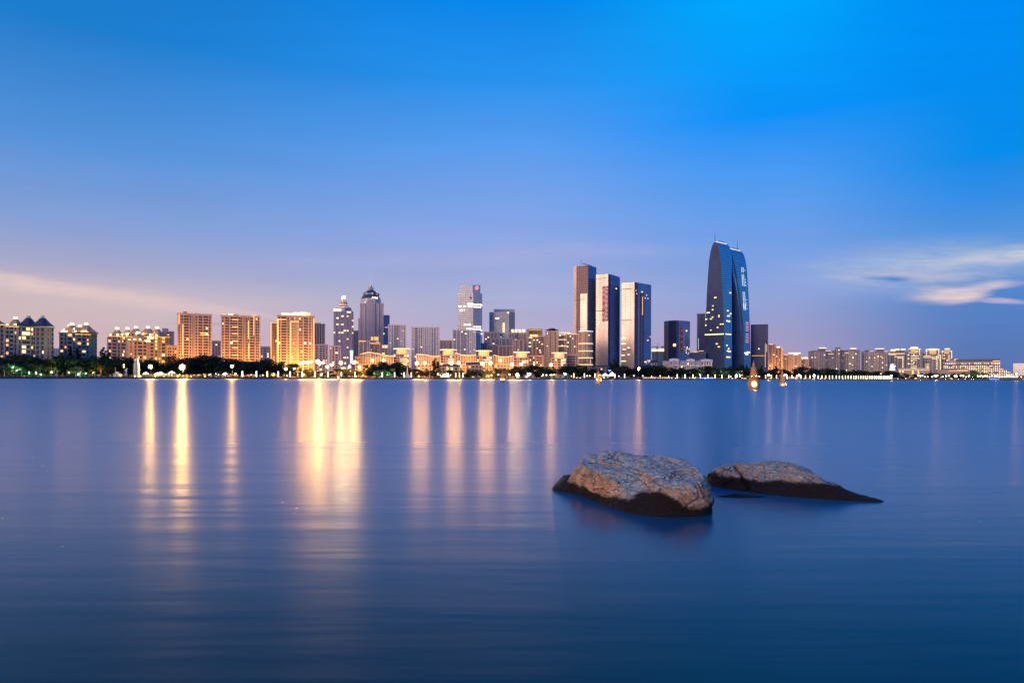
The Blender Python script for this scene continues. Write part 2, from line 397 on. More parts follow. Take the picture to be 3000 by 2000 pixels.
mb = MB(); far = [Vector((p.x * 2900 / p.y if abs(p.x * 2900 / p.y) < 2750 else math.copysign(2750, p.x), 2900)) for p in shore]
for i in range(len(shore) - 1):
    a, c = shore[i], shore[i + 1]
    mb.quad((a.x, a.y, G), (c.x, c.y, G), (far[i + 1].x, far[i + 1].y, G), (far[i].x, far[i].y, G))
o = add('ground', mb.mesh('ground', 'ground')); o['kind'] = 'structure'
mb = MB(); cp = MB(); pv = MB()
for i in range(len(shore) - 1):
    a, c = shore[i], shore[i + 1]; u = (c - a).normalized(); n = Vector((u.y, -u.x))
    mb.prism([a + n * .3, c + n * .3, c - n * 1.5, a - n * 1.5], -1, G - .02)
    cp.prism([a + n * .6, c + n * .6, c - n * 1.2, a - n * 1.2], G - .02, G + .22)
    pv.quad(*[(q.x, q.y, G + .01) for q in (a - n * 1.2, c - n * 1.2, c - n * 9, a - n * 9)])
for nm, m_, k in (('quay_wall', mb, 'quay_stone'), ('quay_kerb', cp, 'quay_stone'), ('promenade_path', pv, 'paving')):
    o = add(nm, m_.mesh(nm, k)); o['kind'] = 'structure'

# ------------------------------------------------------------------ rocks
def cmr(p0, p1, p2, p3, t):
    return [.5 * ((2 * b_) + (-a_ + c_) * t + (2 * a_ - 5 * b_ + 4 * c_ - d_) * t * t + (-a_ + 3 * b_ - 3 * c_ + d_) * t ** 3) for a_, b_, c_, d_ in zip(p0, p1, p2, p3)]
def loop(pts, u):
    n = len(pts); x = u * n; i = int(x) % n; return Vector(cmr(pts[i - 1], pts[i], pts[(i + 1) % n], pts[(i + 2) % n], x - int(x)))
def rock_material(name, dark_z, tan, top, wob, stain=None):
    m = bpy.data.materials.new(name); m.use_nodes = True; T = m.node_tree; b = T.nodes['Principled BSDF']; MATS[name] = m
    b.inputs['Specular IOR Level'].default_value = .22
    tcn = T.nodes.new('ShaderNodeTexCoord'); ge = T.nodes.new('ShaderNodeNewGeometry')
    def no(scale, sc=(1, 1, 1), det=6, rough=.6):
        mp = T.nodes.new('ShaderNodeMapping'); mp.inputs['Scale'].default_value = sc; T.links.new(tcn.outputs['Object'], mp.inputs[0])
        n = T.nodes.new('ShaderNodeTexNoise'); n.inputs['Scale'].default_value = scale; n.inputs['Detail'].default_value = det; n.inputs['Roughness'].default_value = rough
        T.links.new(mp.outputs[0], n.inputs[0]); return n.outputs[0]
    fine = no(14, (1, 1, 1.6), 8, .7); mid = no(4, (1, 1, 1.4), 6, .65); big = no(1.6); strata = no(5, (.7, .7, 6), 6, .7)
    sp = T.nodes.new('ShaderNodeSeparateXYZ'); T.links.new(tcn.outputs['Object'], sp.inputs[0])
    sn = T.nodes.new('ShaderNodeSeparateXYZ'); T.links.new(ge.outputs['Normal'], sn.inputs[0])
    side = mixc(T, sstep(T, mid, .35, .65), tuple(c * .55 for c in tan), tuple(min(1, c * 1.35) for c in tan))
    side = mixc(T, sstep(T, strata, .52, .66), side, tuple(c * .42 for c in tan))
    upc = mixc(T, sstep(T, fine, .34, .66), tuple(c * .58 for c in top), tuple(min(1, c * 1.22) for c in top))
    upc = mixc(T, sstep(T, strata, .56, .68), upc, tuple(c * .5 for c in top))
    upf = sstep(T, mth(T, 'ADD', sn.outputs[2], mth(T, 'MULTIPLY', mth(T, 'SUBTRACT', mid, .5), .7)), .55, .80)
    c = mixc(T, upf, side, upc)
    c = mixc(T, mth(T, 'MULTIPLY', sstep(T, fine, .60, .70), .75), c, (.03, .024, .02))
    vw = T.nodes.new('ShaderNodeVectorMath'); vw.operation = 'MULTIPLY_ADD'
    nw = T.nodes.new('ShaderNodeTexNoise'); nw.inputs['Scale'].default_value = 4; nw.inputs['Detail'].default_value = 4; T.links.new(tcn.outputs['Object'], nw.inputs[0])
    T.links.new(nw.outputs['Color'], vw.inputs[0]); vw.inputs[1].default_value = (.35, .35, .35); T.links.new(tcn.outputs['Object'], vw.inputs[2])
    vo = T.nodes.new('ShaderNodeTexVoronoi'); vo.feature = 'DISTANCE_TO_EDGE'; vo.inputs['Scale'].default_value = 5.0; T.links.new(vw.outputs[0], vo.inputs['Vector'])
    ck = mth(T, 'MULTIPLY', sstep(T, vo.outputs['Distance'], .045, .008), sstep(T, mid, .42, .56))
    c = mixc(T, mth(T, 'MULTIPLY', ck, .9), c, (.012, .010, .009))
    h = mth(T, 'ADD', sp.outputs[2], mth(T, 'ADD', mth(T, 'MULTIPLY', mth(T, 'SUBTRACT', big, .5), -wob), mth(T, 'MULTIPLY', mth(T, 'SUBTRACT', fine, .5), -.10)))
    if stain:                                                            # a wet algae patch climbing the front face
        ux = mth(T, 'DIVIDE', mth(T, 'SUBTRACT', sp.outputs[0], stain[0]), stain[2]); ex = mth(T, 'MULTIPLY', sstep(T, mth(T, 'ABSOLUTE', ux), 1.0, .1), sstep(T, sp.outputs[1], stain[1] + .75, stain[1] + .25))
        h = mth(T, 'SUBTRACT', h, mth(T, 'MULTIPLY', ex, stain[3]))
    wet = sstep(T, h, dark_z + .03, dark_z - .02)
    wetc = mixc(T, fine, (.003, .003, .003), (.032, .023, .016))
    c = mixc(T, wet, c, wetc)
    T.links.new(c, b.inputs['Base Color'])
    T.links.new(mth(T, 'MULTIPLY_ADD', wet, -.30, .85), b.inputs['Roughness'])
    bp = T.nodes.new('ShaderNodeBump'); bp.inputs['Strength'].default_value = 1.0; bp.inputs['Distance'].default_value = .06
    T.links.new(mth(T, 'ADD', fine, mth(T, 'MULTIPLY', strata, .8)), bp.inputs['Height']); T.links.new(bp.outputs[0], b.inputs['Normal'])
def make_rock(name, label, base, shoulder, top, m, seed, nu=480, nv=240, amp=1.0, crack=None, dome=.0):
    c0 = Vector(top); v = []; f = []
    nb = len(base); bp_ = [(*q, 0.0) for q in base]
    bz = sum((Vector(q) for q in base), Vector((0, 0))) / nb
    for j in range(nv + 1):
        s = j / nv
        for i in range(nu):
            u = i / nu; B = loop(bp_, u); Sh = loop(shoulder, u)
            low = Vector((bz.x + (B.x - bz.x) * 1.06, bz.y + (B.y - bz.y) * 1.06, -.45))
            if s < .2: p = low.lerp(B, s / .2)
            elif s < .6:
                k = (s - .2) / .4; p = B.lerp(Sh, k); kk = math.sin(math.pi * k) * .05
                p.x += (B.x - bz.x) * kk; p.y += (B.y - bz.y) * kk
            else:
                k = (s - .6) / .4; p = Sh.lerp(c0, k); p.z += math.sin(math.pi * k) * dome
            v.append(p)
    for j in range(nv):
        for i in range(nu):
            f.append((j * nu + i, j * nu + (i + 1) % nu, (j + 1) * nu + (i + 1) % nu, (j + 1) * nu + i))
    # smooth the profile's corners, then displace along outward directions
    for it in range(6):
        q = [x.copy() for x in v]
        for j in range(1, nv):
            for i in range(nu): v[j * nu + i] = q[j * nu + i] * .5 + (q[(j - 1) * nu + i] + q[(j + 1) * nu + i]) * .25
    me = bpy.data.meshes.new(name); me.from_pydata(v, [], f); me.update()
    nor = [x.normal.copy() for x in me.vertices]; out = []
    for p, n in zip(v, nor):
        q = p + Vector((seed, 0, 0))
        wq = q + Vector((noise.noise(q * 2.3), noise.noise(q * 2.3 + Vector((7, 0, 0))), noise.noise(q * 2.3 + Vector((0, 5, 0))))) * .22
        d = noise.noise(q * 1.9) * .050 + noise.noise(wq * 4.3) * .022
        st = noise.noise(Vector((wq.x * 2.2, wq.y * 2.2, wq.z * 13 + wq.x * 2.5))); d += (abs(st) - .2) * .045                     # tilted bedding
        vor = noise.voronoi(wq * 2.2)[0]; d -= max(0, .06 - (vor[1] - vor[0])) * .75 * max(0, .25 + noise.noise(q * 1.1 + Vector((3, 3, 3))))   # a few open joints
        d += noise.fractal(q * 14, .8, 2.1, 5) * .010 - max(0, noise.noise(q * 15) - .30) * .045
        d *= min(1.0, .25 + max(0.0, p.z) * 6) if p.z < .13 else 1.0
        if crack: d -= .10 * math.exp(-((p.x - crack - .04 * noise.noise(q * 6)) / .022) ** 2)
        out.append(p + n * d * amp)
    # face orientation: make sure normals point outward
    me.vertices.foreach_set('co', [c for p in out for c in p]); me.update()
    if me.polygons[int(len(me.polygons) * .4)].normal.dot(me.polygons[int(len(me.polygons) * .4)].center - c0) < 0: me.flip_normals()
    me.materials.append(MATS[m]); me.polygons.foreach_set('use_smooth', [True] * len(me.polygons))
    cx, cy = bz.x, bz.y
    me.transform(Matrix.Translation((-cx, -cy, 0)))
    return thing(name, label, 'rock', (cx, cy, 0), 'rocks in the lake', me)
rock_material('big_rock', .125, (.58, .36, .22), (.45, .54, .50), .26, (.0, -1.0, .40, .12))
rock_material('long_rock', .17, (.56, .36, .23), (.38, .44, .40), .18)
rock_material('wet_rock', .9, (.2, .15, .1), (.2, .2, .2), .1)
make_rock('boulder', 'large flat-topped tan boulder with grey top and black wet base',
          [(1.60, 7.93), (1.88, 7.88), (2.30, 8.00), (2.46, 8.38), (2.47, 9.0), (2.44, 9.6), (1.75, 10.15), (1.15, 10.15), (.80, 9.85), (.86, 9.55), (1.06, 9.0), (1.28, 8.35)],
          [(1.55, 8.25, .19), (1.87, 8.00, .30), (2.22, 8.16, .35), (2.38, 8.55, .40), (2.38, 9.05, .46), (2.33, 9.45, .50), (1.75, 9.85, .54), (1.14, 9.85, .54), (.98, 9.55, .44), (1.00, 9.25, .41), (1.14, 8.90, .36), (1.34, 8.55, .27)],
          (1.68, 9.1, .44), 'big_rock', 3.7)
make_rock('boulder', 'long low dark rock with a cracked left end, right of the large boulder',
          [(3.74, 9.30), (4.30, 9.02), (4.86, 8.92), (4.80, 9.5), (4.3, 10.5), (3.5, 11.1), (2.98, 10.5), (3.20, 9.82)],
          [(3.72, 9.75, .26), (4.20, 9.45, .24), (4.62, 9.10, .05), (4.52, 9.5, .09), (4.2, 10.1, .30), (3.5, 10.5, .29), (3.13, 10.3, .26), (3.28, 10.0, .22)],
          (3.8, 10.0, .385), 'long_rock', 9.1, crack=3.33, dome=.02)
make_rock('boulder', 'small black wet rock touching the left end of the large boulder',
          [(.86, 9.5), (.95, 9.7), (.92, 10.0), (.75, 10.1), (.60, 10.0), (.58, 9.8), (.66, 9.65), (.76, 9.55)],
          [(.86, 9.62, .14), (.90, 9.75, .2), (.86, 9.95, .2), (.76, 10.0, .17), (.68, 9.95, .11), (.66, 9.82, .09), (.71, 9.72, .10), (.78, 9.66, .12)],
          (.82, 9.8, .2), 'wet_rock', 5.2, 120, 60, .45)
make_rock('boulder', 'nearly submerged flat rock breaking the surface between the two boulders',
          [(3.05, 9.22), (3.3, 9.2), (3.42, 9.28), (3.3, 9.36), (3.1, 9.36), (2.86, 9.34), (2.8, 9.28), (2.9, 9.23)],
          [(3.05, 9.25, .022), (3.25, 9.24, .026), (3.34, 9.28, .018), (3.25, 9.33, .028), (3.1, 9.33, .02), (2.92, 9.32, .016), (2.88, 9.28, .012), (2.94, 9.26, .016)],
          (3.1, 9.29, .045), 'wet_rock', 7.7, 120, 60, .6)

# ------------------------------------------------------------------ cone-roofed apartment blocks on the left shore
def cone(B, px, Y, r_px, z0, z1, lit, box_px=6.5, boxh_px=6):
    c = Vector((X(px, Y), Y)); c += c.normalized() * 7; s_ = c.y / F
    r = r_px * s_; h = z1 - z0; q = box_px * s_ * .55
    mb = MB(); b0 = len(mb.v); n = 28
    prof = [(1.0, 0), (.985, .015), (.84, .17), (.69, .36), (.54, .56), (.41, .76), (.31, .93), (q / r * 1.05, 1.0)]
    for k, (rr, hh) in enumerate(prof):
        for i in range(n):
            a = 2 * math.pi * (i + .5) / n
            sq = 1 / max(abs(math.cos(a)), abs(math.sin(a)))        # square at the eave, rounder towards the top
            e = r * rr * (1 + (min(sq, 1.22) - 1) * (1 - hh)); mb.v.append((c.x + e * math.cos(a), c.y + e * math.sin(a), z0 + h * hh))
    for k in range(len(prof) - 1):
        for i in range(n): mb.f.append((b0 + k * n + i, b0 + k * n + (i + 1) % n, b0 + (k + 1) * n + (i + 1) % n, b0 + (k + 1) * n + i))
    roof = part('roof', mb, 'lit_gold_roof' if lit else 'slate_roof', B.o)  # lit roofs carry their gold spotlighting in the base colour
    m2 = MB(); m2.box(c.x - q, c.x + q, c.y - q, c.y + q, z1 - .3, z1 + boxh_px * s_)
    if lit: m2m = m2.mesh('roof_lantern', 'crown_light', loc_of(B.o)); add('roof_lantern', m2m, roof, label='brightly lit square lantern box')
    else: m2m = m2.mesh('chimney', 'grey_wall', loc_of(B.o)); add('chimney', m2m, roof)
    if lit:
        k = 3 if r_px > 20 else 2
        for i in range(k):
            a = math.radians(-150 + 120 * (i + .5) / k + R.uniform(-12, 12)); m3 = MB(); m3.ball((c.x + r * 1.06 * math.cos(a), c.y + r * 1.06 * math.sin(a), z0 + .9), .20, 6, 4)
            add('roof_spotlight', m3.mesh('roof_spotlight', 'roof_spot', loc_of(B.o)), roof)

def cone_block(label, Y, secs, cones, rot=0):
    pl = secs[0][0]; pr = secs[-1][1]
    P, Q = faceon(pl, pr, Y, rot)
    B = Bld('apartment_block', label, P, Q, depth=17)
    allw = Q - P
    for (a, c, py, pat, trim, gold, litp) in secs:
        pa = P + allw * ((a - pl) / (pr - pl)); pc = P + allw * ((c - pl) / (pr - pl)); B.face(pa, pc)
        sh = -B.n * (R.uniform(0, 2.5)); B.face(pa + sh, pc + sh)
        z1 = zt(a, c, py, Y); B.body('brown_wall' if trim != 'tan_wall' or 'B' in pat else 'tan_wall', z1)
        B.facade(pat, 3.4, z1 - .8, glass='window_glass', trim=trim, lit=litp, lits=('lit_orange', 'lit_amber', 'lit_yellow'), each=True)
        B.fbox('cornice', 'stone_wall', -.8, B.w + .8, z1 - .7, z1, -1, 1.2)
        B.fbox('string_course', 'stone_wall', -.1, B.w + .1, z1 - 15.2, z1 - 14.8, -.1, .6)
        if gold: B.strip(-.9, B.w + .9, z1 - 1.15, z1 - .75, 'strip_gold', .9, 1.5)
    for (px, rp, pe, pa_, lit) in cones: cone(B, px, Y, rp, Zp(px, pe, Y), Zp(px, pa_, Y), lit)
    return B.done()
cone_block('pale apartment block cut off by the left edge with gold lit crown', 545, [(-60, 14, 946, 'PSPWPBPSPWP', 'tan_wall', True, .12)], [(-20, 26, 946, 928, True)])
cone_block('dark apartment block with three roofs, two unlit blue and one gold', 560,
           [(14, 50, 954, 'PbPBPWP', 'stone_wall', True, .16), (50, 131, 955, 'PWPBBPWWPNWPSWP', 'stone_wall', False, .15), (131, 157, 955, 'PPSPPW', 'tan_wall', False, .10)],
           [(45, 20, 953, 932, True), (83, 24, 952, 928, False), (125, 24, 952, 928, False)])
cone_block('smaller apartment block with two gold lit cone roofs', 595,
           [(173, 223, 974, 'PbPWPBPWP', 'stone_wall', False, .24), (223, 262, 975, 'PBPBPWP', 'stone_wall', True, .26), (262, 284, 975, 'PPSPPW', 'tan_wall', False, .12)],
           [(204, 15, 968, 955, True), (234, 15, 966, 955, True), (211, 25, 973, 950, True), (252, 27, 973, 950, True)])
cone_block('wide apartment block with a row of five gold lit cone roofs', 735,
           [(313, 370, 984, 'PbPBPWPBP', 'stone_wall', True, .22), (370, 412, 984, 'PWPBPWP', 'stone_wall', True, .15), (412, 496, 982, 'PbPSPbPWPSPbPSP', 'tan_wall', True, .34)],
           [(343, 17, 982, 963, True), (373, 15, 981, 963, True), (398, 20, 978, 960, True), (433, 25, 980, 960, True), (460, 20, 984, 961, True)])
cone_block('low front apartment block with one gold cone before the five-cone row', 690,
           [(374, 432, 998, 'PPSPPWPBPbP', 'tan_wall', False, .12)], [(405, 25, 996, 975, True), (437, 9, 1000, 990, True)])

# ------------------------------------------------------------------ tall apartment slabs
def slab(label, pl, pr, py, Y, pat, fh=3.0, wall='tan_wall', trim=None, glass='window_glass', lit=.05, cores=(), strips=(), depth=20, rot=0, crown=None, lits=('lit_yellow', 'lit_amber', 'lit_white'), name='apartment_tower', group=None, maxlit=36, slabs=True, finish=True):
    P, Q = faceon(pl, pr, Y, rot); B = Bld(name, label, P, Q, depth=depth, group=group); z1 = zt(pl, pr, py, Y)
    B.body(wall, z1); B.facade(pat, fh, z1 - 1, glass=glass, trim=trim or wall, lit=lit, lits=lits, maxlit=maxlit, slab=slabs); B.parapet(trim or wall)
    k = Y / F
    for (a, c, h) in cores: B.roofbox((a - pl) / (pr - pl), (c - pl) / (pr - pl), h * k, wall)
    for st in strips:
        if st[0] == 'v': a = (st[1] - pl) / (pr - pl) * B.w; B.strip(a - .35, a + .35, Zp(pl, st[3], Y), Zp(pl, st[2], Y), st[4] if len(st) > 4 else 'strip_gold', .5, .9)
        else: B.strip((st[1] - pl) / (pr - pl) * B.w, (st[2] - pl) / (pr - pl) * B.w, Zp(pl, st[3], Y) - .4, Zp(pl, st[3], Y) + .35, st[4] if len(st) > 4 else 'strip_gold', 1.0, 1.4)
    if crown:
        for (a, c, y0, y1, m) in crown: B.strip((a - pl) / (pr - pl) * B.w, (c - pl) / (pr - pl) * B.w, Zp(pl, y1, Y), Zp(pl, y0, Y), m, -4, -.8, 'crown_light')
    return B.done() if finish else B
slab('tall orange-lit apartment tower, leftmost of three, with three dark roof boxes', 519, 620, 921, 720, 'PWPWPbbPWPNPSWPbWPbbPWP', 2.95, 'tan_wall', 'peach_wall', lit=.022, maxlit=22,
     cores=((536, 547, 9), (568, 580, 5), (593, 606, 3)), strips=(('v', 524, 920, 950), ('v', 535, 950, 1040), ('h', 585, 608, 974), ('h', 587, 612, 979)))
slab('tall orange-lit apartment tower, middle one of three, gold stripes across its balconies', 647, 762, 926, 740, 'PWPbWPbbbPbWPNPWWPbbPWWP', 2.95, 'tan_wall', 'peach_wall', lit=.022, maxlit=20,
     cores=((665, 697, 6), (738, 750, 4)), strips=tuple(('h', 679, 697, y) for y in (936, 957, 977, 998, 1018, 1039)) + (('v', 727, 938, 990), ('v', 728, 1005, 1050), ('v', 743, 924, 980)),
     crown=((648, 662, 921, 926, 'strip_gold'), (667, 682, 919, 924, 'crown_light'), (737, 750, 921, 926, 'strip_gold')))
Bq = slab('tall orange-lit apartment tower, rightmost of three, under a blazing white crown', 812, 921, 926, 765, 'PWPbbPWPPSSSSPPWWPbWPWPSP', 2.95, 'tan_wall', 'peach_wall', lit=.04, maxlit=34,
     strips=(('v', 812, 935, 1060), ('v', 815, 935, 1060), ('v', 851, 941, 1065), ('h', 812, 838, 936), ('h', 852, 875, 941), ('v', 919, 930, 1055)),
     crown=((824, 858, 917, 923, 'crown_light'), (858, 880, 914, 922, 'crown_light'), (880, 900, 913, 922, 'crown_light'), (896, 908, 914, 926, 'strip_gold'), (902, 920, 926, 929, 'strip_gold')))
slab('lower wing of the white-crowned orange tower, edged in gold light', 793, 812, 944, 770, 'pWPSPWp', 2.95, 'tan_wall', 'peach_wall', lit=.05, strips=(('v', 794, 944, 1050), ('h', 793, 811, 944)), name='apartment_wing')
slab('pale far apartment tower behind the right end of the cone roofs', 474, 510, 971, 1250, 'PWPSPBPWPSP', 3.2, 'mauve_wall', 'rose_wall', lit=.06, cores=((475, 493, 10),))
slab('low amber-lit house block left of the first orange tower', 488, 520, 1014, 735, 'PWWPWWP', 3.2, 'peach_wall', 'peach_wall', lit=.10, name='house_block')
slab('small grey block between the first two orange towers with a white rooftop sign', 620, 647, 999, 1150, 'PWPWPWP', 3.2, 'mauve_wall', 'rose_wall', lit=.05, crown=((621, 633, 999, 1005, 'crown_light'),))
slab('small blue-grey block between the second and third orange towers', 762, 796, 1016, 950, 'PWPBPWPWP', 3.2, 'grey_wall', 'grey_wall', 'window_glass_blue', lit=.14)
slab('small pale block seen low between the two left cone-roofed blocks', 154, 176, 1022, 800, 'PSPSPSP', 3.2, 'pale_wall', 'pale_wall', lit=.02)
slab('dark plain tower behind the right side of the white-crowned orange tower', 918, 952, 949, 1400, 'PNPNPNPNP', 3.4, 'dark_wall', 'band_mid', lit=.02, cores=((922, 940, 4),))
slab('low pale apartment block right of the white-crowned orange tower', 921, 961, 1010, 960, 'PWSPbPWPSP', 3.0, 'rose_wall', 'pale_wall', lit=.06, cores=((930, 952, 4),))
slab('low pale apartment block below the beacon tower with tall window columns', 964, 999, 1014, 930, 'PSPWPbPSP', 3.0, 'rose_wall', 'pale_wall', lit=.08)
slab('slim dark tower wedged between the beacon tower and the domed tower', 1033, 1052, 969, 1500, 'PNPNPNP', 3.4, 'dark_wall', 'band_mid', lit=.05)

# ------------------------------------------------------------------ the beacon tower and the domed spire tower
def oct_ring(cx, cy, r, rot=.39): return [(cx + r * math.cos(rot + math.pi / 4 * i), cy + r * math.sin(rot + math.pi / 4 * i)) for i in range(8)]
Y = 1250; P, Q = faceon(977, 1035, Y); B = Bld('office_tower', 'purple glass tower topped by a blinding white beacon', P, Q, depth=34)
z1 = zt(977, 1035, 911, Y); B.body('curtain_glass_rose', z1); B.curtain(3.7, z1, band='band_mid', mull=5.2, lit=.085, maxlit=70, lits=('lit_yellow', 'lit_yellow', 'lit_amber'))
for a in (.10, .36, .64, .90): B.fbox('pier', 'mauve_wall', B.w * a - 1, B.w * a + 1, G, z1 + 1, -.1, .8)
B.strip(0, B.w * .38, Zp(977, 911, Y), Zp(977, 904, Y), 'crown_light', .2, 1, 'sign_panel')
cen = (P + Q) / 2 + (P + Q).normalized() * 17; k = Y / F
for i, (w, ya, yb, m) in enumerate(((24, 911, 898, 'curtain_glass_rose'), (19, 898, 890, 'stone_wall'), (13, 890, 880, 'stone_wall'), (7, 880, 872, 'stone_wall'))):
    mb = MB(); za, zb = Zp(1006, ya, Y), Zp(1006, yb, Y); mb.prism(oct_ring(cen.x, cen.y, w * k), za, zb, oct_ring(cen.x, cen.y, w * k * (.93 if i < 1 else .72))); part('crown_tier', mb, m, B.o)
    if i: mb = MB(); mb.lathe((cen.x, cen.y), [((w + .8) * k, za), ((w + .8) * k, za + .7)], 8); part('light_ring', mb, 'strip_gold', B.o)
mb = MB(); mb.ball((cen.x, cen.y, Zp(1006, 868, Y)), 3.0, 10, 8); part('beacon_lamp', mb, 'beacon', B.o, label='blinding white beacon lamp on the peak')
sg = MB(); zc = Zp(1030, 1030, Y); q = B.pt(B.w * .91, 1.2)
sgo = MB(); sgo.lathe((q.x, q.y), [(2.4, zc - 1.8), (2.6, zc), (2.4, zc + 1.8)], 12); part('sign_emblem', sgo, 'neon_cyan', B.o, label='round blue and green emblem above the sign')
for j in range(5):                                                   # five upright sign characters, too small to read
    zz_ = zc - 4.2 - j * 3.6; mb = MB(); a = B.w * .91; 
    for (a0, a1, c0, c1) in ((-1.3, 1.3, .9, 1.35), (-1.3, 1.3, -.2, .2), (-.25, .25, -1.4, 1.35), (-1.3, -.9, -1.3, .2), (.9, 1.3, -1.3, .2))[: 5 - (j % 2)]:
        mb.prism([B.pt(a + a0, 1.4), B.pt(a + a1, 1.4), B.pt(a + a1, .9), B.pt(a + a0, .9)], zz_ + c0, zz_ + c1)
    part('sign_letter', mb, 'neon_white', B.o)
B.fbox('sign_board', 'neon_violet' if 'neon_violet' in MATS else 'band_dark', B.w * .83, B.w * .99, zc - 22, zc + 3, -.05, .85)
B.done()

Y = 1350; k = Y / F; P, Q = faceon(1049, 1123, Y); B = Bld('office_tower', 'tall stepped purple tower with blue dome roof, crown and thin spire', P, Q, depth=46)
zb = zt(1049, 1123, 885, Y)
zl = Zp(1050, 932, Y); B.body('curtain_glass_rose', zl); B.curtain(3.8, zl, band='band_mid', mull=4.6, lit=.012)
cen = (P + Q) / 2 + (P + Q).normalized() * 23
dirr = (Q - P).normalized(); nrm = Vector((dirr.y, -dirr.x))
def stage(x0, x1, ya, yb, m='curtain_glass_rose', lit=0, dd=40, front=.6, name='shaft'):
    B.face(ray_hit(x0, (P + Q) / 2 + nrm * front, dirr), ray_hit(x1, (P + Q) / 2 + nrm * front, dirr)); B.depth = dd
    B.body(m, Zp(1086, yb, Y), name=name, z0=Zp(1086, ya, Y) if ya else G); B.curtain(3.8, Zp(1086, yb, Y), z0=Zp(1086, ya, Y) if ya else G, band='band_mid', mull=4.6, lit=lit, d=.2)
stage(1055, 1122, 0, 887, lit=.004)
B.facecache = None
for a in (.0, .2, .4, .6, .8, 1.0): B.fbox('pier', 'mauve_wall', B.w * a - .9, B.w * a + .9, G, Zp(1086, 887, Y), -.1, 1.3)
stage(1074, 1098, 0, 876, front=2.2, name='centre_bay')
for (a, c, py) in ((1078, 1080, 960), (1110, 1112, 960)): pass
for (r, ya, yb, f2, m) in ((31, 887, 872, .98, 'curtain_glass_pale'), (30, 872, 860, .72, 'slate_roof'), (23, 860, 855, 1, 'curtain_glass_blue'), (21, 855, 846, .48, 'slate_roof')):
    mb = MB(); mb.prism(oct_ring(cen.x, cen.y, r * k), Zp(1090, ya, Y), Zp(1090, yb, Y), oct_ring(cen.x, cen.y, r * k * f2)); part('dome_tier', mb, m, B.o)
for i in range(8):
    a = .39 + math.pi / 4 * i; mb = MB(); c = (cen.x + 22 * k * math.cos(a), cen.y + 22 * k * math.sin(a)); mb.prism([(c[0] - 1.6, c[1] - 1.6), (c[0] + 1.6, c[1] - 1.6), (c[0] + 1.6, c[1] + 1.6), (c[0] - 1.6, c[1] + 1.6)], Zp(1090, 861, Y), Zp(1090, 854, Y)); part('dome_turret', mb, 'mauve_wall', B.o)
mb = MB(); mb.lathe((cen.x, cen.y), [(5 * k, Zp(1090, 847, Y)), (5.5 * k, Zp(1090, 845, Y)), (10 * k, Zp(1090, 839, Y)), (8 * k, Zp(1090, 838.6, Y)), (3 * k, Zp(1090, 838.4, Y)), (3 * k, Zp(1090, 833, Y)), (4.2 * k, Zp(1090, 831.5, Y))], 8); part('crown_finial', mb, 'mauve_wall', B.o)
mb = MB(); mb.tube((cen.x, cen.y, Zp(1090, 832, Y)), (cen.x, cen.y, Zp(1090, 803, Y)), .7, 6, .2); part('spire', mb, 'white_metal', B.o)
B.face(P, Q)
for (px, py) in ((1074, 907), (1102, 907), (1107, 891), (1116, 892), (1091, 871), (1104, 872), (1097, 871), (1100, 872)):
    a = (px - 1049) / 74 * B.w; z = Zp(px, py, Y); B.lit(a - 1.4, a + 1.4, z - 1.1, z + 1.1, 'lit_yellow', .5 if py > 880 else 4.5)
for j, px in enumerate((1089.5, 1098.5, 1105)):                       # gold sign, three characters too small to read
    a = (px - 1049) / 74 * B.w; z = Zp(px, 991, Y); mb = MB()
    for (a0, a1, c0, c1) in ((-2, 2, 2.2, 3), (-2, 2, -.4, .4), (-2, 2, -3, -2.2), (-.4, .4, -3, 3), (-2, -1.3, -3, 3) if j else (-1.4, -.8, -2, 2), (1.3, 2, -3, 3)):
        mb.prism([B.pt(a + a0, 3.6), B.pt(a + a1, 3.6), B.pt(a + a1, 3), B.pt(a + a0, 3)], z + c0, z + c1)
    part('sign_letter', mb, 'strip_gold', B.o)
B.done()
slab('plain blue side tower attached to the right of the domed spire tower', 1122, 1141, 924, 1420, 'GGG', 3.8, 'curtain_glass_blue', 'band_mid', 'curtain_glass_blue', lit=.01, name='office_tower', strips=(('h', 1127, 1136, 958, 'strip_white'),))

# ------------------------------------------------------------------ pale apartment blocks in the middle
mid = dict(wall='pale_wall', trim='white_wall', glass='window_glass_blue')
slab('pale apartment tower with dotted window columns, right of the domed tower', 1137, 1190, 952, 1060, 'PSSPbPBBPNPSPSPWPp', 3.0, lit=.045, cores=((1157, 1172, 3),), **mid)
slab('pale double apartment tower standing alone left of the grey glass tower', 1205, 1288, 959, 1070, 'PSPBPNPWPSPNPSPSPWPNSPSPp', 3.0, lit=.03, cores=((1226, 1242, 3), (1261, 1270, 4)), **mid)
slab('pale apartment tower with balconies in front of the grey glass tower', 1325, 1394, 967, 1060, 'PBPBPBBPWPSPSPSPp', 3.0, lit=.06, cores=((1362, 1373, 4),), **mid)
slab('narrow pale wing at the foot of the grey glass tower', 1394, 1408, 977, 1075, 'PSPSP', 3.0, lit=.05, name='apartment_wing', **mid)
slab('low rosy block between the double tower and the balcony tower', 1287, 1326, 998, 1200, 'PWPWPSPWP', 3.1, 'rose_wall', 'rose_wall', lit=.14)
slab('dim low block behind the first wave-roofed arcade with gold strips', 1050, 1084, 999, 1000, 'PBPBPSP', 3.0, 'mauve_wall', 'pale_wall', lit=.08, strips=(('h', 1051, 1071, 999),))
slab('low block with a pink end wall behind the first wave-roofed arcade', 1084, 1114, 1007, 1005, 'PSBPBPWPP', 3.0, 'rose_wall', 'rose_wall', lit=.07, strips=(('h', 1084, 1114, 1005), ('h', 1100, 1110, 1000)))
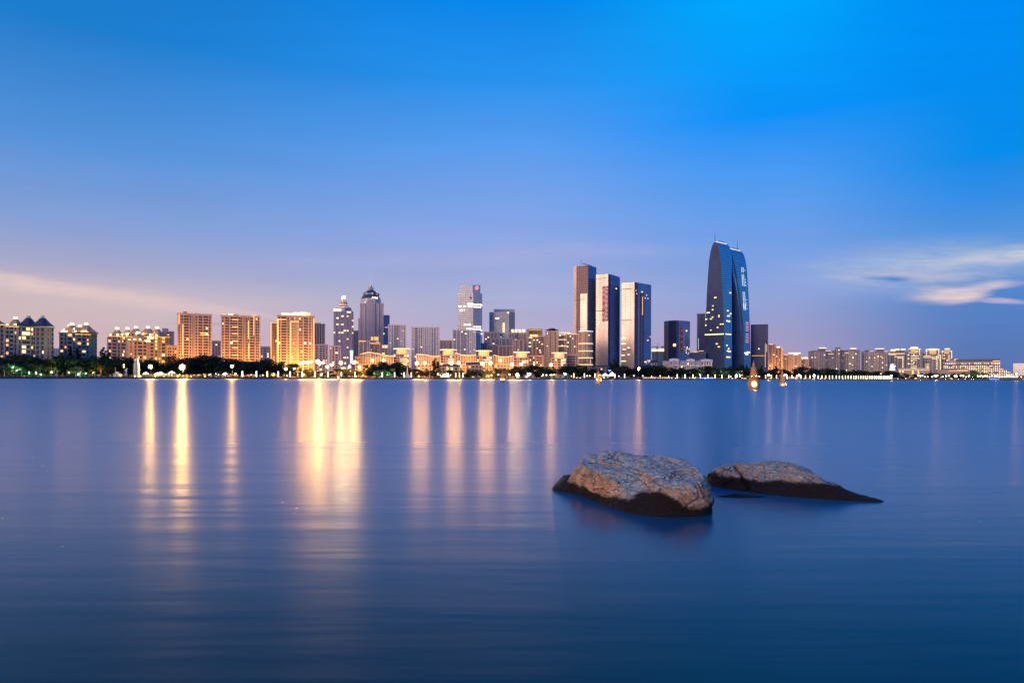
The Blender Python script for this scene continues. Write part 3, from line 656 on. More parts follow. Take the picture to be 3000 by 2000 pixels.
slab('small lit shop block just left of the dotted pale tower', 1118, 1136, 1011, 1010, 'PBPBP', 3.2, 'mauve_wall', 'pale_wall', lit=.35, strips=(('h', 1119, 1135, 1012),), name='shop_block')
slab('dark slab block left of the rooftop light sign', 1417, 1463, 973, 1180, 'PBBPBPBPWP', 3.1, 'grey_wall', 'mauve_wall', 'window_glass_blue', lit=.07, cores=((1449, 1462, 3),))
slab('pale block with square windows right of the dark slab block', 1463, 1489, 977, 1190, 'PSPSPSPSP', 3.1, 'pale_wall', 'pale_wall', lit=.05)
slab('blue-shadowed block low under the wide glass office', 1437, 1502, 991, 1130, 'PBPBPWPBPBPWP', 3.0, 'grey_wall', 'grey_wall', 'window_glass_blue', lit=.06)
slab('low terrace block left of the rosy square block', 1389, 1432, 1006, 1100, 'PBPBPWPBP', 3.0, 'mauve_wall', 'mauve_wall', lit=.05)
slab('low terrace block in the middle beneath the dark slab block', 1426, 1460, 1010, 1090, 'PBBPBBP', 3.0, 'mauve_wall', 'mauve_wall', lit=.06)
slab('low terrace block just left of the second gold crown pavilion', 1460, 1502, 1013, 1080, 'PBPBPBPWP', 3.0, 'mauve_wall', 'mauve_wall', lit=.06)
slab('rosy block with square window columns below the rooftop light sign', 1501, 1536, 996, 1070, 'PSPWSPbPP', 3.0, 'rose_wall', 'rose_wall', lit=.03)
B = slab('block carrying a glowing white rooftop sign of four characters', 1489, 1543, 975, 1230, 'PWPWPBPSPSPWP', 3.1, 'rose_wall', 'mauve_wall', lit=.04, finish=False)
for j, f in enumerate((.22, .42, .62, .84)):
    mb = MB(); a = B.w * f; z = B.top + 1
    for (a0, a1, c0, c1) in ((-2.4, 2.4, 4.6, 5.6), (-2.4, 2.4, 2, 3), (-2.4, 2.4, -.4, .6), (-.5, .5, -.4, 5.6), (-2.4, -1.5, -.4, 5.6) if j % 2 else (1.5, 2.4, -.4, 3)):
        mb.prism([B.pt(a + a0, -.4), B.pt(a + a1, -.4), B.pt(a + a1, -1), B.pt(a + a0, -1)], z + c0, z + c1)
    part('sign_letter', mb, 'crown_light', B.o)
B.done()
# glowing box-framed hall
Y = 1200; P, Q = faceon(1543, 1588, Y); B = Bld('glowing_hall', 'open box-framed building whose golden interior glows', P, Q, depth=30); z1 = zt(1543, 1588, 964, Y); zm = zt(1543, 1588, 990, Y)
B.body('rose_wall', zm, z0=G); B.facade('PWPWPWP', 3.1, zm, trim='rose_wall', lit=.1)
w = B.w
B.fbox('frame', 'stone_wall', -.5, w * .13, zm, z1 + .8, -30, .3); B.fbox('frame', 'stone_wall', w * .97, w + .8, zm, z1 + .8, -30, .3)
B.fbox('frame', 'stone_wall', w * .13 + .02, w * .97 - .02, z1, z1 + .8, -30, .3); B.fbox('back_panel', 'stone_wall', w * .13, w * .97, zm, z1, -30, -22)
B.strip(w * .15, w * .95, zm + .4, zm + 3.2, 'glow_panel', -21.5, -20.5, 'lit_panel'); B.strip(w * .2, w * .7, zm + 5.5, zm + 7.5, 'glow_panel', -21.5, -21, 'lit_panel')
B.strip(w * .14, w * .96, zm + .2, zm + .9, 'strip_gold', -.6, .2); B.strip(w * .14, w * .96, z1 - .9, z1 - .3, 'strip_gold', -14, -13); B.done()
slab('rosy apartment block with lit rooms below the glowing hall', 1559, 1597, 985, 1010, 'PBPBBBPp', 3.0, 'rose_wall', 'peach_wall', lit=.10, cores=((1580, 1594, 3),), strips=(('h', 1560, 1577, 985),))
B = slab('peach apartment tower with a flat dark disc roof, left of the striped tower', 1597, 1636, 971, 1010, 'PSPWSPWPp', 3.0, 'peach_wall', 'peach_wall', lit=.03, finish=False)
mb = MB(); c = B.pt(B.w * .5, -9); mb.lathe((c.x, c.y), [(6, B.top + 1), (6, B.top + 2.6), (10.5, B.top + 3.2), (10.5, B.top + 3.7), (5, B.top + 4.2), (5, B.top + 5.4), (2, B.top + 6)], 20); part('disc_roof', mb, 'slate_roof', B.o); B.done()
B = slab('narrow tower with a white lit disc crown and lit floor stripes', 1636, 1661, 977, 1020, 'PWPBPWP', 3.0, 'pale_wall', 'peach_wall', lit=.06, strips=tuple(('h', 1635, 1660, y, 'strip_white') for y in (979, 994, 1013)), finish=False)
B.disc(.6, 10, B.top + .6, 1.6); B.done()
B = slab('mauve apartment block with gold crown, left of the round striped tower', 1659, 1697, 980, 1005, 'PBBPWPBPWPP', 3.0, 'mauve_wall', 'rose_wall', lit=.10, lits=('lit_amber', 'lit_yellow'), finish=False)
B.disc(.55, 10.5, B.top + .4, 1.4, 'strip_gold'); B.done()
# round striped tower
Y = 985; k = Y / F; c0 = Vector((X(1718, Y), Y)); B = Bld('apartment_tower', 'round-fronted apartment tower ringed by white light bands', (c0.x - 10, Y), (c0.x + 10, Y), depth=14); z1 = Zp(1718, 970, Y)
rr = 19.5 * k; arc = [(c0.x + rr * math.cos(a), Y + 10 + rr * math.sin(a)) for a in [math.pi + math.pi * i / 12 for i in range(13)]]
B.M('wall', 'peach_wall').prism(arc, G, z1)
for i in range(12):
    B.face(arc[i], arc[i + 1]); B.facade('pWp' if i % 3 else 'P', 3.0, z1 - 1, trim='peach_wall', lit=.05, maxlit=4)
for y in (1005, 1027, 1047, 1067):
    mb = MB(); zq = Zp(1718, y, Y); mb.lathe((c0.x, Y + 10), [(rr + .4, zq - .5), (rr + .9, zq - .5), (rr + .9, zq + .4), (rr + .4, zq + .4)], 24); part('light_ring', mb, 'strip_white', B.o)
mb = MB(); mb.lathe((c0.x, Y + 10), [(rr, z1), (rr + 1, z1 + .2), (rr + 1, z1 + .9), (rr * .8, z1 + 1.2)], 24); part('crown_ring', mb, 'led_white', B.o); B.done()

# ------------------------------------------------------------------ grey glass offices
Y = 1500; P, Q = faceon(1341, 1412, Y); a = (1393 - 1341) / 71
B = Bld('office_tower', 'tall grey-blue glass tower with a ring logo and lit office bands', P, Q, depth=45); z1 = zt(1341, 1412, 859, Y); z2 = zt(1347, 1406, 834, Y)
Mx = P + (Q - P) * .63 - B.n * -1.0 + (P + Q).normalized() * -6; cs = [P, Mx, Q]
B.body('curtain_glass_pale', z1, cs)
tp = [P + (Q - P) * .08, P + (Q - P) * .6 - (P + Q).normalized() * 5, P + (Q - P) * .92]
B.depth = 34; B.body('curtain_glass_pale', z2, [q + (P + Q).normalized() * 3 for q in tp], name='upper_block', z0=z1); B.depth = 45
B.face(P, Mx); B.curtain(3.9, z1, band='band_mid', mull=6, lit=.006)
for (y, a0, a1) in ((890, .62, 1), (897, .04, .95), (908, .08, .45), (963, .55, 1), (951, .4, .9), (969, .1, .9)):
    n = 9
    for i in range(n):
        if R.random() < (.95 if y in (890, 963) else .6): q0 = B.w * (a0 + (a1 - a0) * i / n); B.lit(q0, q0 + B.w * (a1 - a0) / n * .85, Zp(1365, y + 2, Y), Zp(1365, y - 2, Y), 'lit_white')
for px in (1378.5, 1382): B.fbox('vent', 'dark_steel', (px - 1341) / 52 * B.w * 1.1 - .8, (px - 1341) / 52 * B.w * 1.1 + .8, Zp(px, 876, Y), Zp(px, 869, Y), 0, .4)
B.face(Mx, Q); B.curtain(3.9, z1, band='band_pale', bh=.2, lit=.01)
for y in (892, 899, 957, 964):
    for i in range(4): B.lit(B.w * (.03 + .22 * i), B.w * (.21 + .22 * i), Zp(1400, y + 2, Y), Zp(1400, y - 2, Y), 'lit_white')
c = P + (Q - P) * .78 + B.n * .6 - (P + Q).normalized() * 3; zc = Zp(1395, 843, Y); mb = MB(); n = 20
for i in range(n):
    a0, a1 = 2 * math.pi * i / n, 2 * math.pi * (i + 1) / n
    pts = [(r_, a_) for r_, a_ in ((1.7, a0), (2.9, a0), (2.9, a1), (1.7, a1))]
    q = [(c.x + B.u.x * r_ * math.cos(a_), c.y + B.u.y * r_ * math.cos(a_), zc + 1.35 * r_ * math.sin(a_)) for r_, a_ in pts]; q2 = [(x + B.n.x * .5, y + B.n.y * .5, z) for x, y, z in q]; mb.hexa(q, q2)
part('ring_logo', mb, 'neon_red', B.o, label='glowing red ring logo near the top'); B.done()
Y = 1560; P, Q = faceon(1433, 1508, Y); B = Bld('office_tower', 'wide low grey glass office with one lit stair column', P, Q, depth=40); z1 = zt(1433, 1508, 914, Y)
Mx = P + (Q - P) * .77 - (P + Q).normalized() * 7; B.body('curtain_glass_pale', z1, [P, Mx, Q]); z2 = zt(1447, 1508, 904, Y)
B.depth = 26; B.body('curtain_glass_pale', z2, [P + (Q - P) * .18 + (P + Q).normalized() * 6, Q + (P + Q).normalized() * 6 - (Q - P) * .01], name='upper_block', z0=z1); B.depth = 40
B.face(P, Mx); B.curtain(4, z1, band='band_mid', bh=.22, mull=5, lit=.008)
for i in range(7): B.lit(B.w * .68, B.w * .78, Zp(1473, 972 - i * 3.9, Y), Zp(1473, 969.6 - i * 3.9, Y), 'lit_yellow')
B.face(Mx, Q); B.curtain(4, z1, band='band_pale', bh=.16); B.done()

# ------------------------------------------------------------------ the three tall faceted towers and the fourth
def glyph(B, txt, a, z, size, m, root, d=.4):
    cu = bpy.data.curves.new('glyph', 'FONT'); cu.body = txt; cu.size = size; cu.align_x = 'CENTER'; cu.align_y = 'CENTER'; cu.extrude = .12
    ob = bpy.data.objects.new('glyph', cu); COL.objects.link(ob); dg = bpy.context.evaluated_depsgraph_get()
    me = bpy.data.meshes.new_from_object(ob.evaluated_get(dg)); bpy.data.objects.remove(ob); me.materials.clear(); me.materials.append(MATS[m])
    q = B.pt(a, d); o = add('sign_letter', me, root, (q.x - root.location.x, q.y - root.location.y, z - root.location.z)); o.rotation_euler = (math.radians(90), 0, B.ang); return o
def faceted(label, cor, pys, mats_, Yd, bands, depth=40, roofs=None):
    pts = [Vector((X(px, y), y)) for px, y in cor]
    B = Bld('office_tower', label, pts[0], pts[-1], depth=depth)
    z1 = Zp(cor[1][0], pys, cor[1][1]); away = ((pts[0] + pts[-1]) / 2).normalized() * depth
    poly = pts + [pts[-1] + away, pts[0] + away]; B.top = z1
    for i in range(len(pts) - 1):
        B.face(pts[i], pts[i + 1]); q = B.n * 0
        inner = [pts[i], pts[i + 1], pts[i + 1] + away * .5, pts[i] + away * .5]
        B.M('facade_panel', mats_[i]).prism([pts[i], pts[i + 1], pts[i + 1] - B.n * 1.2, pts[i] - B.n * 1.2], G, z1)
    core = [p + away * .08 for p in pts]; core = core + [pts[-1] + away, pts[0] + away]
    B.M('core', 'dark_wall').prism(core, G, z1 - 2)
    return B, pts, z1
# first: unfinished, concrete frame showing
B, pts, z1 = faceted('tallest faceted tower, unfinished with a red-brown concrete grid showing', [(1679, 1386), (1688, 1382), (1722, 1372), (1746, 1402)], 778, ['mirror_glass', 'concrete', 'curtain_glass_sky'], 1380, 3, 45)
B.face(pts[0], pts[1]); B.curtain(4, z1, band='band_pale', bh=.15)
B.face(pts[1], pts[2]); fz = 3.9; nf = int((z1 - G) / fz)
zs = Zp(1700, 860, 1375)
for f in range(nf):
    b0 = G + f * fz
    for j in range(6):
        a0 = B.w * j / 6
        if b0 < zs and j > 2.2: continue
        B.fbox('dark_window', 'dark_steel', a0 + .6, a0 + B.w / 6 - .5, b0 + .9, b0 + fz - .5, -.05, .06)
    B.fbox('floor_slab', 'concrete', 0, B.w, b0 - .2, b0 + .35, -.1, .5)
for j in range(7): B.fbox('pier', 'concrete', max(0, B.w * j / 6 - .35), min(B.w, B.w * j / 6 + .35), G, z1, -.1, .6)
B.fbox('cladding_panel', 'mirror_glass', B.w * .36, B.w * .93, G, zs, -.05, 1.0)
for f in range(int((zs - G) / 4)): B.fbox('spandrel_band', 'band_pale', B.w * .36, B.w * .93, G + f * 4, G + f * 4 + .5, .9, 1.12)
for y in (876, 956): 
    z = Zp(1700, y, 1375); B.fbox('dark_slot', 'dark_steel', -1.5, B.w * .75, z - .5, z + .5, .3, 1.2)
B.face(pts[2], pts[3]); B.curtain(4, z1, band='band_blue', bh=.2, d=.15, mull=6, mw=.3)
mb = MB(); q = B.pt(-22, -4); mb.tube((q.x, q.y, z1), (q.x, q.y, z1 + 8), .25); part('mast', mb, 'dark_steel', B.o)
for j in range(9): q = B.pt(-20 + j * 4.2, -3 + (j % 3)); B.M('roof_crane', 'dark_steel').box(q.x - .8, q.x + .8, q.y - .8, q.y + .8, z1, z1 + R.uniform(.8, 2.2))
B.done()
# second: gold left face with a red banner
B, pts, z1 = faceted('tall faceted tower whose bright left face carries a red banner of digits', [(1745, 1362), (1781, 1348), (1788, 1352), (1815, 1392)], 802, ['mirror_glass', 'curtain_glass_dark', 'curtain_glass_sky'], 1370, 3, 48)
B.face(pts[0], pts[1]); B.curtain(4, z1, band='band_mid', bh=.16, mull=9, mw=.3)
for y in (817, 911): z = Zp(1760, y, 1366); B.fbox('dark_slot', 'dark_steel', 0, B.w * .78, z - .6, z + .6, 0, .5)
for (x0, x1, y0, y1, m) in ((.53, .74, 841, 943, 'red_cloth'), (.77, .985, 840, 941, 'red_cloth')): B.fbox('banner', m, B.w * x0, B.w * x1, Zp(1775, y1, 1366), Zp(1775, y0, 1366), .1, .3)
yk = [847, 859, 872, 884.5, 897, 909, 921, 933]
for y, ch in zip(yk, '69888666'): glyph(B, ch, B.w * .877, Zp(1778, y, 1366), 9.6, 'white_metal', B.o)
for y, ch in zip([853, 866, 882, 900, 918, 932], '苏州中心8号'): glyph(B, ch, B.w * .635, Zp(1772, y, 1366), 7.2, 'white_metal', B.o)
for px, py in ((1752, 950), (1755, 944), (1768, 960)): a = (px - 1745) / 36 * B.w; z = Zp(px, py, 1366); B.lit(a - .7, a + .7, z - 1, z + 1, 'lit_yellow', .3)
B.face(pts[2], pts[3]); B.curtain(4, z1, band='band_blue', bh=.2, mull=6, mw=.3)
B.lit(B.w * .55, B.w * .66, Zp(1804, 845, 1370), Zp(1804, 842, 1370), 'lit_yellow', .3)
for i in range(5): B.fbox('roof_unit', 'steel', B.w * (.1 + .16 * i), B.w * (.2 + .16 * i), z1, z1 + R.uniform(.5, 1.6), -6, -3)
B.done()
# third
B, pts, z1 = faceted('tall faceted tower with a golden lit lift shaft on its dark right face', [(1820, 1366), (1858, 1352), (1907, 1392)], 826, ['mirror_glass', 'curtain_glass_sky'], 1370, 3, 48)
B.face(pts[0], pts[1]); B.curtain(4, z1, band='band_mid', bh=.18, mull=9, mw=.3)
for y in (847, 938, 1026): z = Zp(1838, y, 1366); B.fbox('dark_slot', 'dark_steel', 0, B.w * .8, z - .6, z + .6, 0, .5)
for y in (990, 993, 1006, 1023, 1040, 1057):
    for i in range(4):
        if R.random() < .85: B.lit(B.w * (.02 + .09 * i), B.w * (.09 + .09 * i), Zp(1828, y + 1.3, 1370), Zp(1828, y - 1.3, 1370), 'lit_yellow', .3)
for px, py in ((1840, 1018), (1843, 1018), (1840, 1038), (1843, 1038)): a = (px - 1820) / 38 * B.w; z = Zp(px, py, 1366); B.lit(a - .8, a + .8, z - 1, z + 1, 'lit_yellow', .3)
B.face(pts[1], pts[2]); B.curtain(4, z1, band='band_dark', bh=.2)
B.fbox('recess_shade', 'dark_wall', 0, B.w * .18, G, z1, -.05, .4)  # flat dark panel in place of a shaded recess
za, zb = G, Zp(1878, 855, 1370); nf = int((zb - za) / 4)
for f in range(nf):
    for j in range(2):
        a0 = B.w * (.27 + .15 * j); b0 = za + f * 4
        B.fbox('frame_grid', 'concrete', a0, a0 + B.w * .135, b0, b0 + 3.7, -.05, .5); B.fbox('dark_window', 'dark_steel', a0 + .9, a0 + B.w * .135 - .5, b0 + .8, b0 + 3.2, .4, .56)
B.strip(B.w * .455, B.w * .475, Zp(1880, 922, 1370), Zp(1880, 868, 1370), 'strip_gold', .3, .8); B.strip(B.w * .40, B.w * .47, Zp(1880, 856, 1370), Zp(1880, 853, 1370), 'strip_white', .3, .8)
for px, py in ((1864, 862), (1897, 871), (1889, 871), (1893, 862), (1862, 853), (1896, 995), (1904, 984), (1898, 995)): a = (px - 1858) / 49 * B.w; z = Zp(px, py, 1370); B.lit(a - .9, a + .9, z - .9, z + .9, 'lit_amber', .5)
for i in range(14): a = B.w * R.uniform(.6, .97); z = Zp(1890, R.uniform(1052, 1064), 1370); B.lit(a - .6, a + .6, z - .6, z + .6, 'lit_yellow', .4)
B.done()
# fourth, shorter
B, pts, z1 = faceted('short dark faceted tower with a red banner of digits, left of the gate-shaped tower', [(1945, 1530), (1958, 1512), (1981, 1500), (1988, 1503), (2021, 1525)], 939, ['curtain_glass_dark', 'curtain_glass_dark', 'dark_wall', 'curtain_glass_sky'], 1510, 3, 50)
for i in (0, 1, 3): B.face(pts[i], pts[i + 1]); B.curtain(4, z1, band='band_dark', bh=.2, lit=.003)
B.face(pts[1], pts[2]); z = Zp(1975, 1010, 1506); B.lit(B.w * .6, B.w * .95, z - 3, z + 3, 'lit_amber', .4)
for (px, y0, y1) in ((1966, 953, 959), (1972, 960, 972), (1967, 944, 946)): a = (px - 1958) / 23 * B.w; B.fbox('vent', 'dark_steel', a - .5, a + .5, Zp(px, y1, 1506), Zp(px, y0, 1506), 0, .4)
B.face(pts[3], pts[4]); B.fbox('banner', 'red_cloth', B.w * .12, B.w * .36, Zp(1997, 1030, 1515), Zp(1997, 960, 1515), .1, .3)
for j, ch in enumerate('69888888'): glyph(B, ch, B.w * .45, Zp(2002, 965.5 + 8.5 * j, 1515), 6.6, 'white_metal', B.o)
for y, ch in zip((969, 986, 1003, 1021), '苏州中心'): glyph(B, ch, B.w * .25, Zp(1996, y, 1515), 5.4, 'white_metal', B.o)
for i in range(16): a = B.w * R.uniform(.5, .98); z = Zp(2010, R.uniform(1012, 1038), 1515); B.lit(a - .7, a + .7, z - .6, z + .6, R.choice(('lit_amber', 'lit_white')), .4)
B.done()

# ------------------------------------------------------------------ the gate-shaped tower
Yg = 1500.0; A = Vector((X(2124, Yg), Yg)); E0 = Vector((X(2063, Yg + 34), Yg + 34)); L1 = Vector((X(2200, Yg + 52), Yg + 52))
uL = L1 - A; vT = E0 - A                                              # long axis and thickness at the ground
GT = thing('office_tower', 'giant blue glass gate-shaped tower with two curved legs and masts', 'building', ((A.x + L1.x) / 2, Yg + 30, G))
kz = lambda py: Zp(2110, py, Yg + 10)
tab = [(1107, 31, 33), (960, 28, 30), (850, 23.5, 24), (795, 20, 21), (760, 17.5, 17.5), (735, 13.5, 13), (720, 9.5, 9), (711, 5.5, 5), (706, 1.5, 1.2)]
def half(py):
    for (ya, a, _), (yb, b2, _2) in zip(tab, tab[1:]):
        if py >= yb: return a + (b2 - a) * (ya - py) / (ya - yb)
    return tab[-1][1]
def interp(t_, x):
    if x >= t_[0][0]: return t_[0][1]
    for (xa, a), (xb, b2) in zip(t_, t_[1:]):
        if x >= xb: return a + (b2 - a) * (xa - x) / (xa - xb)
    return t_[-1][1]
U1 = [(1107, .26), (900, .315), (793, .38), (740, .455), (700, .47)]
U3 = [(1107, .75), (950, .745), (850, .66), (790, .58), (760, .535), (735, .505), (700, .50)]
UA = [(1107, .73), (1000, .715), (900, .66), (830, .565), (800, .50), (793, .46), (700, .46)]
def gp(u, v, py, dz=0, off=0):                                        # u along, v -1 (lake side) .. 1 across, py the level in the photo
    c = .5 + .5 * v * half(py) / 31.0; q = A + uL * u + vT * c
    if off: q = q - vT.normalized() * off * (1 if v < 0 else -1) 
    drop = 8.5 if u > .49 else 0
    z = kz(py) - (Zp(2110, 1107, Yg) - Zp(2110, 1107, Yg))
    top = kz(706); z = G + (z - G) * (1 - drop / 302 * max(0, (z - G) / (top - G)))
    return (q.x, q.y, z - u * 3 * ((z - G) / (top - G)))
levels = [1107 - i * (1107 - 740) / 62 for i in range(63)] + [735, 730, 725, 720, 716, 712, 709, 706]
def leg(name, ulo, uhi, m_end, m_side, lo=1107, vscale=1.0):
    me_end, me_side = MB(), MB(); lv = [p for p in levels if p <= lo + .1]
    for p, q in zip(lv, lv[1:]):
        a0, a1, b0, b1 = ulo(p), uhi(p), ulo(q), uhi(q)
        me_end.quad(gp(a0, vscale, p), gp(a0, -vscale, p), gp(b0, -vscale, q), gp(b0, vscale, q))
        me_end.quad(gp(a1, -vscale, p), gp(a1, vscale, p), gp(b1, vscale, q), gp(b1, -vscale, q))
        me_side.quad(gp(a0, -vscale, p), gp(a1, -vscale, p), gp(b1, -vscale, q), gp(b0, -vscale, q))
        me_side.quad(gp(a1, vscale, p), gp(a0, vscale, p), gp(b0, vscale, q), gp(b1, vscale, q))
    lg = add(name, None, GT)
    add('end_wall', me_end.mesh('end_wall', m_end, loc_of(GT)), lg); add('side_wall', me_side.mesh('side_wall', m_side, loc_of(GT)), lg)
    bd = MB(); be = MB()
    for i, p in enumerate(lv[:-3]):
        if p < 715: continue
        q = p - 2.2
        a0, a1 = ulo(p), uhi(p)
        for vv in (-1,):
            o1 = Vector(gp(a0 + .004, vv * vscale, p)); o2 = Vector(gp(a1 - .004, vv * vscale, p)); o3 = Vector(gp(uhi(q) - .004, vv * vscale, q)); o4 = Vector(gp(ulo(q) + .004, vv * vscale, q))
            nn = (o2 - o1).cross(o4 - o1).normalized(); nn = nn if nn.y < 0 else -nn
            bd.hexa([o1 - nn * .2, o2 - nn * .2, o3 - nn * .2, o4 - nn * .2], [o1 + nn * .18, o2 + nn * .18, o3 + nn * .18, o4 + nn * .18])
        o1 = Vector(gp(a0, .985 * vscale, p)); o2 = Vector(gp(a0, -.985 * vscale, p)); o3 = Vector(gp(ulo(q), -.985 * vscale, q)); o4 = Vector(gp(ulo(q), .985 * vscale, q))
        nn = (o2 - o1).cross(o4 - o1).normalized(); nn = nn if nn.x < 0 else -nn
        be.hexa([o1 - nn * .2, o2 - nn * .2, o3 - nn * .2, o4 - nn * .2], [o1 + nn * .3, o2 + nn * .3, o3 + nn * .3, o4 + nn * .3])
    add('floor_band', bd.mesh('floor_band', 'gate_band', loc_of(GT)), lg, kind='stuff'); add('floor_band', be.mesh('floor_band', 'gate_band_dark', loc_of(GT)), lg, kind='stuff')
    return lg
mat('gate_band', (.07, .20, .34), rough=.3, metal=.5)
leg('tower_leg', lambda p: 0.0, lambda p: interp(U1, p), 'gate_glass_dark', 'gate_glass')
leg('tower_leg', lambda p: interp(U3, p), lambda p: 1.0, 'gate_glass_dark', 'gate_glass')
cb, cs_ = MB(), MB()
lv = [p for p in levels if p <= 1107 and p >= 722]
for p, q in zip(lv, lv[1:]):
    for (lo_, hi_) in ((lambda x: max(interp(UA, x), interp(U1, x)), lambda x: interp(U3, x)),):
        a0, a1, b0, b1 = lo_(p), hi_(p), lo_(q), hi_(q)
        if p > 800 and a1 - a0 < .005: continue
        cs_.quad(gp(a0, -.86, p), gp(a1, -.86, p), gp(b1, -.86, q), gp(b0, -.86, q)); cb.quad(gp(a0, .86, p), gp(a0, -.86, p), gp(b0, -.86, q), gp(b0, .86, q))
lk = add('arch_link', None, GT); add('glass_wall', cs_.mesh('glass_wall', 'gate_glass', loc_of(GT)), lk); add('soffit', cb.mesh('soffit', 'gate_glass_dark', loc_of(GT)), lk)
bd = MB()
for p in [x for x in lv if x < 800]:
    a0, a1 = max(interp(UA, p), interp(U1, p)), interp(U3, p); q = p - 1.8
    bd.hexa([gp(a0, -.86, p), gp(a1, -.86, p), gp(a1, -.86, q), gp(a0, -.86, q)], [gp(a0, -.875, p), gp(a1, -.875, p), gp(a1, -.875, q), gp(a0, -.875, q)])
add('floor_band', bd.mesh('floor_band', 'band_dark', loc_of(GT)), lk, kind='stuff')
for (ua, ub_) in ((.02, .44), (.52, .97)):                            # bright roof edges, catwalks and masts
    mb = MB(); mb.tube(Vector(gp(ua, 0, 706)) + Vector((0, 0, .6)), Vector(gp(ub_, 0, 706)) + Vector((0, 0, .6)), .9, 6); part('roof_light', mb, 'strip_white', GT)
    mb = MB(); mb.tube(Vector(gp(ua + .12, 0, 706)) + Vector((0, 0, 4.2)), Vector(gp(ub_ - .05, 0, 706)) + Vector((0, 0, 4.2)), .45, 6)
    for w in (.3, .5, .7): q = Vector(gp(ua + (ub_ - ua) * w, 0, 706)); mb.tube(q, q + Vector((0, 0, 4.2)), .25, 5)
    part('roof_gantry', mb, 'dark_steel', GT)
for u_, py0, py1 in ((.0, 706, 676), (.86, 706, 672)):
    q = Vector(gp(u_, 0, py0)); mb = MB(); mb.tube(q, q + Vector((0, 0, 22 if u_ < .5 else 25)), .55, 6, .25); part('mast', mb, 'dark_steel', GT)
def gate_pane(u, v, py, w, h, m, name='lit_window', side=True):
    if side: p0, p1 = Vector(gp(u, -1, py)), Vector(gp(u + .01, -1, py))
    else: p0, p1 = Vector(gp(u, v, py)), Vector(gp(u, v - .02, py))
    d = (p1 - p0); ang = math.atan2(d.y, d.x); n = Vector((math.sin(ang), -math.cos(ang), 0)) * .45
    c = p0 + n; add(name, unit(m), GT, (c.x - GT.location.x, c.y - GT.location.y, c.z - GT.location.z), ang, (w, .5, h))
uof = lambda px, py: (px - (2093 + half(py))) / 76.0
vof = lambda px, py: -(px - 2093) / half(py)
for px, py, w in ((2095, 870, 5), (2088, 894, 3), (2087, 905, 3), (2074, 913, 7), (2068, 932, 4), (2082, 932, 5), (2106, 923, 3), (2106, 927, 3), (2067, 950, 3), (2102, 958, 3), (2111, 949, 3), (2082, 965, 3), (2100, 1006, 5), (2106, 1015, 5), (2117, 949, 4), (2087, 927, 3)):
    gate_pane(0, vof(px, py), py, w, 2.0, R.choice(('lit_yellow', 'lit_amber')), side=False)
for i in range(11): gate_pane(0, vof(2066 + i * 5.2, 978), 978, 3.2, 2.2, 'lit_yellow', side=False)
for px, py, w in ((2138, 855, 4), (2131, 909, 4), (2139, 917, 4), (2133, 924, 8), (2130, 939, 6), (2135, 940, 6), (2129, 1011, 3), (2134, 1020, 3), (2132, 1027, 6), (2136, 1028, 9), (2133, 1045, 12)): gate_pane(uof(px, py), -1, py, w, 2.4, 'lit_yellow')
for i in range(4): gate_pane(uof(2127 + i * 4, 978), -1, 978, 3.0, 2.0, 'lit_yellow')
for px, py in ((2153, 874), (2158, 906), (2154, 923), (2155, 936), (2166, 895), (2151, 954), (2145, 956), (2162, 960), (2166, 960), (2166, 966), (2162, 972), (2166, 978), (2150, 991), (2150, 999), (2166, 1003)):
    u_ = interp(U3, py); vv = 1 - 2 * (px - (2093 - half(py) + 76 * u_)) / (2 * half(py)); gate_pane(u_, max(-.95, min(.95, vv)), py, 2.6, 1.6, 'lit_amber', side=False)
for g0, n in ((764, 5), (786, 4), (797, 8), (842, 7), (865, 9), (880, 6)):   # LED characters on the right leg, unreadable dashes
    for r_ in range(n):
        py = g0 + r_ * 3.4
        for j in range(R.choice((2, 2, 3))): gate_pane(uof(2171 + (py - 764) * .055 + j * 4.6, py), -1, py, 2.2, 1.1, 'led_white', 'display_dash')
for py in (936, 942, 949, 955, 961, 972, 978, 984, 991, 997): gate_pane(uof(2188, py), -1, py, 9.5, 1.5, 'led_red', 'display_bar')
for px, py, w in ((2185, 1030, 12), (2191, 1027, 8), (2187, 1034, 10), (2195, 1028, 3)): gate_pane(uof(px, py), -1, py, w, 2.0, 'lit_white')

slab('narrow slab tower close behind the left of the gate-shaped tower', 2041, 2066, 919, 1680, 'PGGG', 3.9, 'curtain_glass_dark', 'band_mid', 'curtain_glass_dark', lit=.006, name='office_tower', strips=(('v', 2046, 990, 1023, 'led_white'),))
slab('low dim podium between the fourth faceted tower and the gate-shaped tower', 2021, 2068, 1033, 1520, 'GGGGGG', 4, 'curtain_glass_dark', 'band_mid', 'curtain_glass_dark', lit=.02, strips=(('h', 2032, 2048, 1029), ('h', 2048, 2062, 1027, 'strip_white')), name='podium')
slab('dark rounded glass tower immediately right of the gate-shaped tower', 2199, 2250, 951, 1650, 'GGGGGGNG', 3.9, 'curtain_glass_dark', 'band_dark', 'curtain_glass_dark', lit=.004, name='office_tower', strips=(('v', 2242, 1005, 1075), ('h', 2203, 2243, 1041), ('v', 2246, 1008, 1030, 'strip_white')), cores=((2201, 2248, 1),))
slab('half-built low block with gold work lights, behind the tower crane', 1909, 1945, 1030, 1560, 'GGGG', 4, 'grey_wall', 'grey_wall', 'curtain_glass_pale', lit=.0, name='building_site', crown=((1909, 1945, 1022, 1036, 'glow_panel'),))
